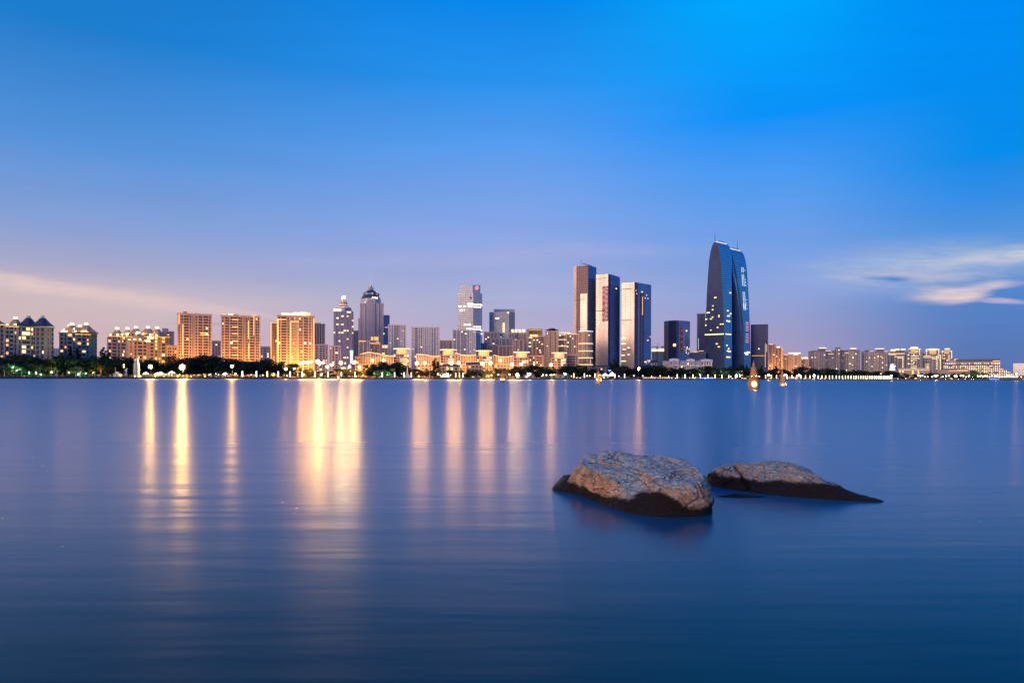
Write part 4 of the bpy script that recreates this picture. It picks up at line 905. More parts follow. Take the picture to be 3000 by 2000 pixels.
# tower crane
Y = 1520; bx, zc = X(1925, Y), Zp(1925, 1016, Y); C_ = thing('tower_crane', 'dark tower crane between the third and fourth faceted towers', 'crane', (bx, Y, G))
mb = MB()
for i in range(26):
    za, zb = G + (zc - G) * i / 26, G + (zc - G) * (i + 1) / 26
    for sx_, sy_ in ((-1, -1), (1, -1), (1, 1), (-1, 1)): mb.tube((bx + sx_, Y + sy_, za), (bx + sx_, Y + sy_, zb), .18, 4)
    mb.tube((bx - 1, Y - 1, za), (bx + 1, Y - 1, zb), .14, 4); mb.tube((bx + 1, Y + 1, za), (bx + 1, Y - 1, zb), .14, 4)
part('mast', mb, 'dark_steel', C_, kind='stuff')
mb = MB(); kx = Y / F
mb.tube((bx - 17 * kx, Y, zc), (bx + 19 * kx, Y - 2, zc + .6), .4, 5); mb.tube((bx - 16 * kx, Y, zc + 1.6), (bx, Y, zc + 2.2), .25, 4)
for i in range(14): a = bx - 16 * kx + i * 16 * kx / 14; mb.tube((a, Y, zc), (a + .6 * kx, Y, zc + 1.7), .15, 4)
mb.box(bx + 12 * kx, bx + 19 * kx, Y - 1, Y + 1, zc - .6, zc + 2.2); part('jib', mb, 'dark_steel', C_)
mb = MB(); mb.tube((bx, Y, zc), (bx + 3 * kx, Y, zc + 9), .5, 5, .3); mb.tube((bx + 3 * kx, Y, zc + 9), (bx + 15 * kx, Y, zc + 1), .1, 4); mb.tube((bx + 3 * kx, Y, zc + 9), (bx - 11 * kx, Y, zc + 1), .1, 4); part('apex', mb, 'dark_steel', C_)
mb = MB(); mb.box(bx - 1.6, bx + 1.6, Y - 2.4, Y, zc - 2.6, zc - .4); part('cab', mb, 'steel', C_)

# ------------------------------------------------------------------ right-hand districts
gold = dict(lits=('lit_amber', 'lit_yellow'))
slab('gold-lit apartment cluster beside the rounded glass tower', 2251, 2272, 1010, 1680, 'PWSPWP', 3.0, 'peach_wall', 'peach_wall', lit=.10, crown=((2253, 2264, 1007, 1011, 'strip_gold'), (2262, 2271, 1012, 1016, 'crown_light')), **gold)
slab('second gold-lit apartment block, with a lit vertical edge', 2272, 2295, 1019, 1690, 'PWSPBPWP', 3.0, 'peach_wall', 'peach_wall', lit=.10, crown=((2275, 2284, 1014, 1019, 'crown_light'), (2286, 2293, 1017, 1020, 'strip_gold')), strips=(('v', 2291, 1020, 1075),), **gold)
slab('peach apartment block with a long gold roof edge', 2295, 2348, 1040, 1720, 'PSWPSSPWPSP', 3.0, 'peach_wall', 'rose_wall', lit=.05, crown=((2294, 2309, 1037, 1041, 'strip_gold'), (2310, 2346, 1032, 1035, 'strip_white'), (2325, 2338, 1035, 1041, 'crown_light')), **gold)
slab('small peach block stepping down to the blue blocks', 2346, 2370, 1051, 1730, 'PSPSPWP', 3.0, 'peach_wall', 'rose_wall', lit=.08, crown=((2348, 2367, 1046, 1051, 'crown_light'),), **gold)
mat('slate_wall', (.09, .11, .18)); mat('slate_trim', (.15, .16, .23))
blu = dict(wall='slate_wall', trim='slate_trim', glass='window_glass_blue')
B = slab('stepped blue-grey apartment block, leftmost of the dim group, with a lit disc', 2368, 2420, 1029, 1750, 'PWPWPBPBPWPNWP', 3.1, lit=.05, cores=((2377, 2400, 3), (2396, 2418, 9)), finish=False, **blu); B.disc(.8, 9, B.top + 8, 2); B.done()
slab('dim blue-grey block with thin pale columns right of the stepped block', 2419, 2447, 1027, 1745, 'pSpSpSpSpSpSp', 3.1, lit=.02, strips=(('h', 2418, 2434, 1027, 'strip_white'), ('h', 2427, 2442, 1036, 'strip_white')), **blu)
slab('narrow dark lift tower rising above the dim group', 2446, 2462, 1018, 1740, 'PWPWP', 3.1, lit=.08, **blu)
B = slab('broad blue-grey block with a lit disc on a drum', 2462, 2519, 1026, 1748, 'pSpSpSPWPBBPWPWP', 3.1, lit=.06, cores=((2490, 2505, 4),), strips=(('h', 2474, 2486, 1033, 'strip_white'),), finish=False, **blu); B.disc(.66, 8, B.top + 4, 2); B.done()
B = slab('broad blue-grey block with a long lit disc, right of the drum block', 2524, 2602, 1030, 1752, 'PSpWpWpBpWpBBPWWPNPWP', 3.1, lit=.07, cores=((2533, 2550, 6), (2568, 2590, 8)), strips=(('h', 2546, 2560, 1028, 'strip_white'), ('h', 2590, 2602, 1029, 'strip_white')), finish=False, **blu); B.disc(.68, 11, B.top + 7, 1.8); B.done()
def riv(label, pl, pr, py, Y, pat, whites, golds, edge, **kw):
    B = slab(label, pl, pr, py, Y, pat, 3.2, 'slate_wall', 'slate_trim', 'window_glass_blue', finish=False, **kw)
    for (a, c, y) in whites: B.strip((a - pl) / (pr - pl) * B.w, (c - pl) / (pr - pl) * B.w, Zp(a, y, Y) - .5, Zp(a, y, Y) + .5, 'strip_white', .5, 1.1)
    for (a, c, y) in golds: B.strip((a - pl) / (pr - pl) * B.w, (c - pl) / (pr - pl) * B.w, Zp(a, y, Y) - .9, Zp(a, y, Y) + .6, 'strip_gold', -1.5, .6)
    for (px, y0, y1) in edge:
        y = y0; 
        while y < y1:
            a = (px - pl) / (pr - pl) * B.w; mb = MB(); q = B.pt(a, .8); mb.ball((q.x, q.y, Zp(px, y, Y)), .75, 6, 4); part('edge_lamp', mb, 'post_lamp', B.o); y += 3.4
    return B
B = riv('bright festive block with a chain of gold crowns and white floor strips', 2601, 2652, 1040, 1790, 'PWPSPWPWPSPWP', ((2605, 2626, 1038), (2620, 2642, 1044), (2629, 2642, 1048)), ((2601, 2650, 1035), (2608, 2624, 1027)), ((2645, 1044, 1078),), lit=.05, cores=((2608, 2620, 12), (2621, 2650, 14)))
B.disc(.55, 5, B.top + 14, 2.5, 'crown_light'); B.disc(.28, 5, B.top + 13, 2.5, 'crown_light'); B.disc(.88, 5.5, B.top + 14, 2.5, 'crown_light'); B.done()
B = riv('bright festive tower with a wide gold pagoda crown and white strips', 2652, 2704, 1032, 1800, 'PNWPWWPNPSWP', ((2662, 2683, 1032), (2668, 2692, 1042), (2668, 2692, 1048), (2668, 2686, 1053), (2664, 2678, 1065), (2668, 2686, 1072), (2668, 2686, 1077)), ((2664, 2698, 1022), (2668, 2690, 1027), (2683, 2690, 1031)), ((2694, 1024, 1040),), lit=.06, cores=((2664, 2696, 10),))
B.disc(.5, 14, B.top + 9, 1.6, 'strip_gold'); B.disc(.5, 9, B.top + 12, 2.4, 'crown_light'); B.done()
B = riv('second festive tower with a gold pagoda crown and strings of edge lamps', 2704, 2760, 1036, 1805, 'PWPWWPNNPWPWWP', ((2705, 2727, 1042), (2704, 2746, 1046), (2731, 2746, 1050), (2711, 2722, 1066), (2711, 2722, 1071), (2711, 2722, 1076)), ((2712, 2752, 1022), (2723, 2743, 1029), (2723, 2743, 1034)), ((2714, 1024, 1040), (2750, 1024, 1048), (2745, 1042, 1082), (2755, 1040, 1082)), lit=.06, cores=((2718, 2752, 10),))
B.disc(.5, 17, B.top + 8, 1.6, 'strip_gold'); B.disc(.52, 11, B.top + 11, 2.8, 'crown_light'); B.done()
B = riv('pale festive block dotted with edge lamps, right end of the bright cluster', 2760, 2790, 1030, 1815, 'PWPWPWP', ((2766, 2780, 1033),), ((2760, 2788, 1028), (2760, 2770, 1049)), ((2788, 1028, 1050), (2760, 1028, 1048), (2780, 1040, 1055)), lit=.12, cores=((2766, 2782, 7),)); B.disc(.5, 6, B.top + 6, 3, 'crown_light'); B.done()
# domed pavilion behind the hotel
Y = 1840; c = (X(2794, Y), Y); D = thing('domed_hall', 'small dome hall with red band and gold sign behind the long hotel', 'building', (c[0], c[1], G))
mb = MB(); zb = Zp(2794, 1056, Y); mb.lathe(c, [(11, G), (11, zb), (9.5, zb + 3.5), (6.5, zb + 6), (2, zb + 7.3), (.3, zb + 7.6)], 18); part('wall', mb, 'mauve_wall', D)
mb = MB(); mb.lathe(c, [(11.2, zb - 1.6), (11.4, zb - 1.6), (11.4, zb + 1), (11.2, zb + 1)], 18); part('lit_band', mb, 'neon_red', D)
mb = MB(); mb.box(c[0] - 4.5, c[0] + 3, c[1] - 11.6, c[1] - 9, zb + 2, zb + 4.6); part('sign_panel', mb, 'strip_gold', D)
# the long terraced hotel
Y = 1600; HZ = lambda y: Zp(2850, y, Y); P, Q = faceon(2762, 2930, Y); B = Bld('terraced_hotel', 'long dark hotel stepping down to the right, dotted with balcony lamps', P, Q, depth=26)
tp = HZ(1060); B.body('dark_wall', tp); pxw = B.w / 168
B.fbox('roof', 'slate_roof', (2801 - 2762) * pxw, B.w, tp + .02, HZ(1051), -20, -1); B.fbox('roof_terrace', 'curtain_glass_blue', -.5, (2908 - 2762) * pxw, tp - 1.2, tp, -10, .8)
B.fbox('penthouse', 'grey_wall', (2780 - 2762) * pxw, (2800 - 2762) * pxw, tp, HZ(1053), -18, -2)
for y in (1057, 1062, 1066.5): B.strip((2909 - 2762) * pxw, B.w, HZ(y) - .5, HZ(y) + .6, 'strip_gold', .1, .7)
rows = [1064, 1071.5, 1076, 1081, 1085.5, 1090, 1095, 1099]
for r_, y in enumerate(rows):
    B.fbox('floor_slab', 'slate_trim', 0, B.w, HZ(y + 2.4) - .3, HZ(y + 2.4) + .3, -.1, 1.0)
    x = 2766
    while x < 2930:
        if y > 1078 and x < 2836: x += 5.4; continue
        a = (x - 2762) * pxw; B.fbox('dark_window', 'window_glass_blue', a - 1.4, a + 1.4, HZ(y + 1.6), HZ(y - 1.4), -.05, .06)
        if R.random() < (.85 if x > 2880 or y in (1071.5, 1076) else .55): B.lit(a - .75, a + .75, HZ(y + .9), HZ(y - .9), R.choice(('bulb_warm', 'bulb_warm', 'lit_amber')), .4, 'balcony_lamp') if 'bulb_warm' in MATS else None
        x += 5.4
for i, x0 in enumerate(range(2930, 2990, 10)):                        # stepped end terraces
    B.face(P + (Q - P) * ((x0 - 2762) / 168), P + (Q - P) * ((x0 + 10 - 2762) / 168)); B.depth = 22; z1 = HZ(1079 + i * 4.6); B.body('dark_wall', z1, name='terrace')
    B.fbox('rail', 'slate_trim', 0, B.w, z1 - .2, z1 + .9, -.5, .4)
    for y in [v for v in rows + [1103] if v > 1080 + i * 4.6]:
        for a in (.25, .75): B.lit(B.w * a - .8, B.w * a + .8, HZ(y + .9), HZ(y - .9), 'lit_amber' if R.random() < .4 else 'lit_white', .4, 'balcony_lamp')
B.done()
slab('low gold-lit restaurant wing at the foot of the long hotel', 2745, 2837, 1083, 1575, 'GGGGGGGGGG', 3.6, 'dark_wall', 'grey_wall', lit=.12, lits=('lit_amber',), strips=(('h', 2779, 2805, 1085), ('h', 2805, 2836, 1082), ('h', 2805, 2836, 1085.5)), name='restaurant_wing')
slab('low white-lit shopping arcade below the festive towers', 2632, 2725, 1079, 1760, 'GGGGGGGGGG', 4, 'mauve_wall', 'white_wall', lit=.2, lits=('lit_amber', 'lit_yellow'), strips=(('h', 2632, 2668, 1082, 'strip_white'), ('h', 2668, 2722, 1082, 'strip_white')), name='shopping_arcade')
slab('blue-grey office block cut off by the right edge with one lit window', 2968, 3040, 1063, 1900, 'GGGGGGG', 4.2, 'grey_wall', 'grey_wall', 'curtain_glass_pale', lit=.02, name='office_block', strips=())
# glowing obelisk sign
Y = 1700; c = (X(2614, Y), Y); Ob = thing('glowing_obelisk', 'white and blue glowing tapered obelisk below the festive block', 'obelisk', (c[0], c[1], G))
mb = MB(); z0, z1 = Zp(2614, 1084, Y), Zp(2614, 1066, Y); mb.prism([(c[0] - 5, Y - 5), (c[0] + 5, Y - 5), (c[0] + 5, Y + 5), (c[0] - 5, Y + 5)], z0, z1, [(c[0] - 2.8, Y - 2.8), (c[0] + 2.8, Y - 2.8), (c[0] + 2.8, Y + 2.8), (c[0] - 2.8, Y + 2.8)]); part('lit_shaft', mb, 'led_white', Ob)
mb = MB(); mb.box(c[0] - 7, c[0] + 7, Y - 7, Y + 7, G, z0); part('base', mb, 'grey_wall', Ob); mb = MB(); mb.box(c[0] - 2.6, c[0] + 2.6, Y - 2.6, Y + 2.6, z1, z1 + 1); part('cap', mb, 'neon_blue', Ob)

# ------------------------------------------------------------------ wave-roofed arcades and disc-roofed pavilions along the park
def arcade(label, pl, pr, ys, Y, lamps=()):
    P, Q = faceon(pl, pr, Y); B = Bld('arcade_hall', label, P, Q, depth=14); n = 22; k = Y / F
    B.body('rose_wall', Zp((pl + pr) / 2, 1068, Y)); B.facade('PWPWPWPWPWPWP', 3.4, Zp((pl + pr) / 2, 1068, Y), trim='rose_wall', lit=.12, lits=('lit_amber', 'lit_yellow'))
    def wy(f):
        x = f * (len(ys) - 1); i = min(len(ys) - 2, int(x)); t_ = x - i; t_ = t_ * t_ * (3 - 2 * t_); return Zp((pl + pr) / 2, ys[i] + (ys[i + 1] - ys[i]) * t_, Y)
    rf, st = MB(), MB(); base = Zp((pl + pr) / 2, 1068, Y)
    for i in range(n):
        a0, a1 = B.w * i / n, B.w * (i + 1) / n; z0, z1 = wy(i / n), wy((i + 1) / n)
        lo = [B.pt(a0, 2), B.pt(a1, 2), B.pt(a1, -14), B.pt(a0, -14)]; zs = [z0, z1, z1, z0]
        rf.hexa([(p.x, p.y, z) for p, z in zip(lo, zs)], [(p.x, p.y, z + .5) for p, z in zip(lo, zs)])
        lo = [B.pt(a0, 2.5), B.pt(a1, 2.5), B.pt(a1, 2.05), B.pt(a0, 2.05)]
        st.hexa([(p.x, p.y, z - .25) for p, z in zip(lo, zs)], [(p.x, p.y, z + .65) for p, z in zip(lo, zs)])
    part('wave_roof', rf, 'slate_roof', B.o); part('light_strip', st, 'strip_gold', B.o)
    m = max(5, int((pr - pl) / 7))
    for i in range(m + 1):
        f = i / m; a = B.w * f; mb = MB(); mb.prism([B.pt(a - .45, 1.5), B.pt(a + .45, 1.5), B.pt(a + .45, .6), B.pt(a - .45, .6)], base, wy(f) - .05); part('column', mb, 'white_wall', B.o)
        if i < m:
            lo, hi = B.w * (f + .25 / m), B.w * (f + .75 / m); B.strip(lo, hi, base + .5, base + 1.0, 'strip_gold', -.5, .2, 'uplight')
    B.fbox('back_panel', 'peach_wall', 0, B.w, base, min(wy(0), wy(1), wy(.5), wy(.75)) - .3, -6, -5.2)
    for px in lamps: a = (px - pl) / (pr - pl) * B.w; mb = MB(); q = B.pt(a, 3); mb.ball((q.x, q.y, Zp(px, 1055, Y)), 1.2, 8, 6); part('flood_lamp', mb, 'amber_flood2', B.o)
    B.done()
emi('amber_flood2', (1, .55, .14), 30.0)
arcade('long wave-roofed arcade, leftmost, with two amber floodlights', 1056, 1152, (1037, 1032, 1035, 1042, 1042), 860, (1091, 1123))
arcade('wave-roofed arcade between the first and second gold disc pavilions', 1220, 1290, (1038, 1039, 1044, 1043), 890)
arcade('short wave-roofed arcade between the second and third gold disc pavilions', 1334, 1394, (1034, 1040, 1042, 1039), 900)
arcade('short wave-roofed arcade between the third and fourth gold disc pavilions', 1446, 1504, (1040, 1045, 1045, 1042), 915, (1467,))
def pavilion(label, pl, pr, pyd, Y, bl, br, bands):
    P, Q = faceon(bl, br, Y); B = Bld('pavilion_block', label, P, Q, depth=18); k = Y / F; zw = Zp(bl, pyd + 17, Y)
    B.body('rose_wall', zw); B.facade('PBPWPBPWPbP', 3.2, zw - .5, trim='rose_wall', lit=.16, lits=('lit_amber', 'lit_yellow', 'lit_white')); B.parapet('rose_wall', .6)
    c = Vector((X((pl + pr) / 2, Y), Y)); c += c.normalized() * 9; r = (pr - pl) / 2 * k * 1.01; zd = Zp(bl, pyd + 3, Y)
    mb = MB(); mb.lathe(c, [(r * .60, zw), (r * .60, zd)], 20); part('drum', mb, 'drum_glow', B.o)
    for i in range(16):
        a = 2 * math.pi * i / 16; q = c + Vector((math.cos(a), math.sin(a))) * r * .66; mb = MB(); mb.tube((q.x, q.y, zw), (q.x, q.y, zd), .38, 5); part('column', mb, 'white_wall', B.o)
    mb = MB(); mb.lathe(c, [(r * .7, zd), (r * .97, zd + .7), (r * .97, zd + 1.5), (r * .5, zd + 2.2)], 24); part('disc_roof', mb, 'white_wall', B.o)
    mb = MB(); mb.lathe(c, [(r * .98, zd + .6), (r * 1.01, zd + .7), (r * 1.01, zd + 1.6), (r * .98, zd + 1.7)], 24); part('rim_light', mb, 'strip_white', B.o)
    for (a, b2, y) in bands: B.strip((a - bl) / (br - bl) * B.w, (b2 - bl) / (br - bl) * B.w, Zp(bl, y, Y) - .4, Zp(bl, y, Y) + .4, 'strip_white', .5, 1.0)
    B.done()
emi('drum_glow', (1, .42, .04), 1.5, False, .5, 1.2)
pavilion('gold disc-roofed pavilion block, first from the left, above the white sail sculpture', 1152, 1202, 1020, 885, 1150, 1200, ((1172, 1194, 1050), (1172, 1194, 1056), (1173, 1193, 1062), (1173, 1194, 1067)))
pavilion('gold disc-roofed pavilion block, second from the left', 1289, 1338, 1023, 895, 1287, 1334, ((1312, 1331, 1052), (1311, 1331, 1058), (1312, 1330, 1064)))
pavilion('gold disc-roofed pavilion block, third from the left', 1394, 1441, 1026, 905, 1392, 1442, ((1417, 1436, 1054), (1418, 1435, 1060)))
pavilion('gold disc-roofed pavilion block, fourth from the left, below the rosy square block', 1504, 1552, 1030, 915, 1503, 1547, ((1529, 1547, 1056), (1529, 1547, 1061)))
pavilion('gold disc-roofed pavilion block, fifth from the left, under the peach disc tower', 1616, 1661, 1032, 930, 1613, 1659, ((1643, 1657, 1058), (1643, 1657, 1063)))
slab('low wide terrace block between the fourth and fifth gold disc pavilions', 1547, 1592, 1042, 940, 'PBBPBBP', 3.2, 'rose_wall', 'rose_wall', lit=.10, name='terrace_block')
slab('low mauve terrace block between the fifth gold pavilion and the round striped tower', 1659, 1694, 1040, 950, 'PBBBPWP', 3.2, 'mauve_wall', 'rose_wall', lit=.05, name='terrace_block')
slab('low lit block behind the amber trees, left of the long arcade', 1040, 1058, 1046, 840, 'PWWPWP', 3.2, 'peach_wall', 'peach_wall', lit=.2, name='house_block')
# dark-roofed tea house behind the trees
def low_house(label, pl, pr, pe, pr_, Y, wall='peach_wall', roof='slate_roof', lit=.2, cat='building', name='low_house', pat='PWPWPWPWP', fh=3.4, curve=0.0):
    P, Q = faceon(pl, pr, Y); B = Bld(name, label, P, Q, cat=cat, depth=9); ze, zr = Zp(pl, pe, Y), Zp(pl, pr_, Y)
    B.body(wall, ze); B.facade(pat, fh, ze - .2, trim=wall, lit=lit, lits=('lit_amber', 'lit_yellow'), slab=False)
    mb = MB(); n = 10
    for i in range(n):
        a0, a1 = -1 + (B.w + 2) * i / n, -1 + (B.w + 2) * (i + 1) / n; c0, c1 = [curve * (1 - (2 * q / n - 1) ** 2) for q in (i, i + 1)]
        f0, f1, m0, m1, b0, b1 = B.pt(a0, 1), B.pt(a1, 1), B.pt(a0, -4.5), B.pt(a1, -4.5), B.pt(a0, -10), B.pt(a1, -10)
        mb.hexa([(f0.x, f0.y, ze - .05 + c0), (f1.x, f1.y, ze - .05 + c1), (b1.x, b1.y, ze - .05 + c1), (b0.x, b0.y, ze - .05 + c0)], [(f0.x, f0.y, ze + .3 + c0), (f1.x, f1.y, ze + .3 + c1), (m1.x, m1.y, zr + c1), (m0.x, m0.y, zr + c0)])
    part('roof', mb, roof, B.o); B.done()
low_house('dark curved-roof restaurant with amber front, below the third gold pavilion', 1368, 1415, 1069, 1063, 850, curve=1.2, lit=.4)
low_house('low dark-roofed restaurant right of the third pair of street lamps', 1290, 1345, 1074, 1068, 830, curve=.8, lit=.4)
low_house('dark arched roof hall with pink piers under the banner tower', 1738, 1788, 1076, 1071, 1120, 'peach_wall', 'steel', .2, curve=1.4)
low_house('small pink lodge in the trees under the round striped tower', 1705, 1720, 1077, 1072, 1060, 'peach_wall', lit=.1, pat='PWPWP')
for i, (a, c, e, r_) in enumerate(((1942, 1962, 1062, 1056), (1962, 1988, 1059, 1051), (1988, 2012, 1061, 1055), (2012, 2034, 1060, 1052), (2034, 2052, 1061, 1055), (2052, 2086, 1060, 1053))):
    low_house(('white gabled lakeside villa at the left end of the row', 'second white villa from the left in the lakeside row, with dark dormer', 'third white villa from the left in the lakeside row', 'fourth white villa from the left in the lakeside row, with arched roof', 'fifth white villa from the left in the lakeside row', 'white villa at the right end of the row, under the gate-shaped tower')[i], a, c, e, r_, 1290, 'white_wall', 'white_wall' if i % 2 else 'grey_wall', .04, name='villa', pat='PWpWpWpWP', fh=6, curve=1.5 if i % 2 else 0)
slab('low brick-red wall block under the white villas', 1944, 1976, 1070, 1285, 'PPPP', 4, 'rose_wall', 'rose_wall', lit=0, name='terrace_block')
low_house('small grey pitched-roof house right of the third faceted tower', 1908, 1926, 1062, 1054, 1300, 'mauve_wall', 'slate_roof', .03, pat='PWPWP')

# ------------------------------------------------------------------ things on the quay
def at(px, dy=6): Y = shoreY(px) + dy; return X(px, Y), Y
# lookout tower with a domed cap
x, y = at(400, 7); k = y / F; T_ = thing('lookout_tower', 'tapered stone lookout tower with white dome cap near the lamps', 'tower', (x, y, G))
mb = MB(); mb.lathe((x, y), [(8.6 * k, G), (7.6 * k, Zp(400, 1068, y)), (7.6 * k, Zp(400, 1064, y)), (5.4 * k, Zp(400, 1063, y)), (5.0 * k, Zp(400, 1055, y))], 16); part('shaft', mb, 'stone_wall', T_)
mb = MB(); mb.lathe((x, y), [(5.8 * k, Zp(400, 1055, y)), (5.8 * k, Zp(400, 1053, y)), (4.6 * k, Zp(400, 1050, y)), (1.5 * k, Zp(400, 1048, y)), (.3 * k, Zp(400, 1047.4, y))], 16); part('dome', mb, 'white_wall', T_)
for a in (-2.2, -1.2): mb = MB(); mb.box(x + 5.0 * k * math.cos(a) - .5, x + 5.0 * k * math.cos(a) + .5, y + 5.0 * k * math.sin(a) - .3, y + 5 * k * math.sin(a) + .3, Zp(400, 1061, y), Zp(400, 1057, y)); part('window', mb, 'window_glass', T_)
# blue hut
x, y = at(344, 5); k = y / F; H_ = thing('kiosk_hut', 'small pale blue gabled hut at the water edge', 'hut', (x, y, G)); w_ = 8.3 * k; ze = Zp(344, 1097, y); zr = Zp(344, 1089, y)
mb = MB(); mb.box(x - w_, x + w_, y - 2, y + 2, G, ze); part('wall', mb, 'blue_board', H_) if 'blue_board' in MATS else part('wall', mb, mat('blue_board', (.25, .33, .45)).name, H_)
mb = MB(); mb.hexa([(x - w_ * 1.15, y - 2.4, ze), (x - w_ * 1.15, y + 2.4, ze), (x, y + 2.4, zr), (x, y - 2.4, zr)], [(x - w_ * 1.15, y - 2.4, ze + .3), (x - w_ * 1.15, y + 2.4, ze + .3), (x, y + 2.4, zr + .35), (x, y - 2.4, zr + .35)]); mb.hexa([(x + w_ * 1.15, y - 2.4, ze), (x + w_ * 1.15, y + 2.4, ze), (x, y + 2.4, zr), (x, y - 2.4, zr)], [(x + w_ * 1.15, y - 2.4, ze + .3), (x + w_ * 1.15, y + 2.4, ze + .3), (x, y + 2.4, zr + .35), (x, y - 2.4, zr + .35)]); mb.hexa([(x - w_, y - 1.95, ze), (x + w_, y - 1.95, ze), (x, y - 1.95, zr)], [(x - w_, y + 1.95, ze), (x + w_, y + 1.95, ze), (x, y + 1.95, zr)]); part('roof', mb, 'grey_wall', H_)
mb = MB(); mb.box(x - .6, x + .6, y - 2.06, y - 1.9, G, G + 2.1); part('door', mb, 'band_dark', H_)
# white-lit dancing statue
def statue(px, py0, py1, dy, label, m='white_metal'):
    x, y = at(px, dy); k = y / F; z0, z1 = Zp(px, py1, y), Zp(px, py0, y); h = z1 - z0; St = thing('statue', label, 'statue', (x, y, G))
    mb = MB(); mb.lathe((x, y), [(.16 * h, z0), (.13 * h, z0 + .10 * h), (.05 * h, z0 + .14 * h), (.06 * h, z0 + .34 * h), (.11 * h, z0 + .5 * h), (.09 * h, z0 + .6 * h), (.12 * h, z0 + .76 * h), (.05 * h, z0 + .83 * h), (.04 * h, z0 + .86 * h)], 10); mb.ball((x, y, z0 + .92 * h), .065 * h, 8, 6)
    mb.tube((x, y, z0 + .78 * h), (x + .22 * h, y, z0 + .94 * h), .04 * h, 6, .025 * h); mb.tube((x, y, z0 + .76 * h), (x - .2 * h, y - .05 * h, z0 + .62 * h), .04 * h, 6, .025 * h); part('figure', mb, m, St)
    if z0 > G + .3: mb = MB(); mb.box(x - .5, x + .5, y - .5, y + .5, G, z0); part('plinth', mb, 'stone_wall', St)
    return St
statue(370, 1077, 1096, 8, 'white floodlit statue with one raised arm beside the lookout tower')
statue(235, 1086, 1104, 2, 'white floodlit statue at the water edge under the green-lit tree')
# sail sculpture
x, y = at(1193, 1); k = y / F; Sc = thing('sail_sculpture', 'tall slender white sail-shaped lattice sculpture on the quay', 'sculpture', (x, y, G))
mb = MB(); zt_, zb_ = Zp(1193, 1071, y), G; n = 14; H = zt_ - zb_
prof = lambda f: (7.2 * (1 - f) ** 2.6 + .7 * (1 - f) + .25) * k
for i in range(n):
    f0, f1 = i / n, (i + 1) / n
    for s_ in (-1, -.4, .4, 1): mb.tube((x + s_ * prof(f0), y, zb_ + H * f0), (x + s_ * prof(f1), y, zb_ + H * f1), .17, 4)
    mb.tube((x - prof(f0), y, zb_ + H * f0), (x + prof(f0), y, zb_ + H * f0), .13, 4)
part('lattice', mb, 'white_metal', Sc)
mb = MB()
for i in range(n):
    f0, f1 = i / n, (i + 1) / n; mb.hexa([(x - prof(f0), y + .2, zb_ + H * f0), (x + prof(f0), y + .2, zb_ + H * f0), (x + prof(f0), y + .3, zb_ + H * f0), (x - prof(f0), y + .3, zb_ + H * f0)], [(x - prof(f1), y + .2, zb_ + H * f1), (x + prof(f1), y + .2, zb_ + H * f1), (x + prof(f1), y + .3, zb_ + H * f1), (x - prof(f1), y + .3, zb_ + H * f1)])
part('sail', mb, 'pale_wall', Sc)
# low lakeside buildings and tents
low_house('long low pink lakeside shop lit from the front, under the peach tower', 1613, 1652, 1099, 1095, shoreY(1630) + 9, 'peach_wall', 'slate_roof', .15, pat='PPWPPPWPP', fh=7)
low_house('small gabled lakeside shop at the right end of the pink shop', 1652, 1664, 1098, 1093, shoreY(1658) + 9, 'peach_wall', 'slate_roof', .4, pat='PWP', fh=7)
low_house('dim lakeside kiosk beside the flagpole', 1534, 1564, 1099, 1095, shoreY(1550) + 9, 'grey_wall', 'slate_roof', .1, pat='PWPWP', fh=6)
def tent(label, px, w, py0, py1, m='white_lit_cloth', dy=10):
    x, y = at(px, dy); k = y / F; Tn = thing('canopy_tent', label, 'tent', (x, y, G)); z0, z1 = Zp(px, py1, y), Zp(px, py0, y); q = w / 2 * k
    mb = MB(); mb.prism([(x - q, y - 3), (x + q, y - 3), (x + q, y + 3), (x - q, y + 3)], z0, z1, [(x - .2, y - .2), (x + .2, y - .2), (x + .2, y + .2), (x - .2, y + .2)]); part('canopy', mb, m, Tn)
    for sx_, sy_ in ((-1, -1), (1, -1), (1, 1), (-1, 1)): mb = MB(); mb.tube((x + sx_ * q * .9, y + sy_ * 2.7, G), (x + sx_ * q * .9, y + sy_ * 2.7, z0), .09, 5); part('pole', mb, 'white_metal', Tn)
for px, w, a, b2, lb in ((427, 9, 1089, 1095, 'white lit canopy tent right of the lookout tower'), (463, 12, 1090, 1096, 'white lit canopy tent between the two brightest street lamps, left one'), (471, 7, 1088, 1093, 'small white canopy tent close left of the brightest street lamp'), (503, 12, 1086, 1092, 'white lit canopy tent immediately left of the brightest street lamp'), (660, 9, 1090, 1095, 'white lit canopy tent left of the middle street lamp')): tent(lb, px, w, a, b2)
x, y = at(1300, 12)
tent('broad glowing white lakeside marquee below the second gold pavilion', 1304, 26, 1093, 1103, 'marquee_cloth' if 'marquee_cloth' in MATS else emi('marquee_cloth', (1, .72, .38), 2.2).name)
tent('white gabled marquee, left of two beside the small pagoda lantern', 1773, 22, 1092, 1100, 'white_lit_cloth', 12); tent('white gabled marquee, right of two, under the blue neon sign', 1793, 20, 1088, 1100, 'white_lit_cloth', 14)
x, y = at(1786, 24); Ns = thing('neon_sign', 'blue glowing heart-like neon sign above the white marquees', 'sign', (x, y, G)); k = y / F; zc = Zp(1786, 1085, y)
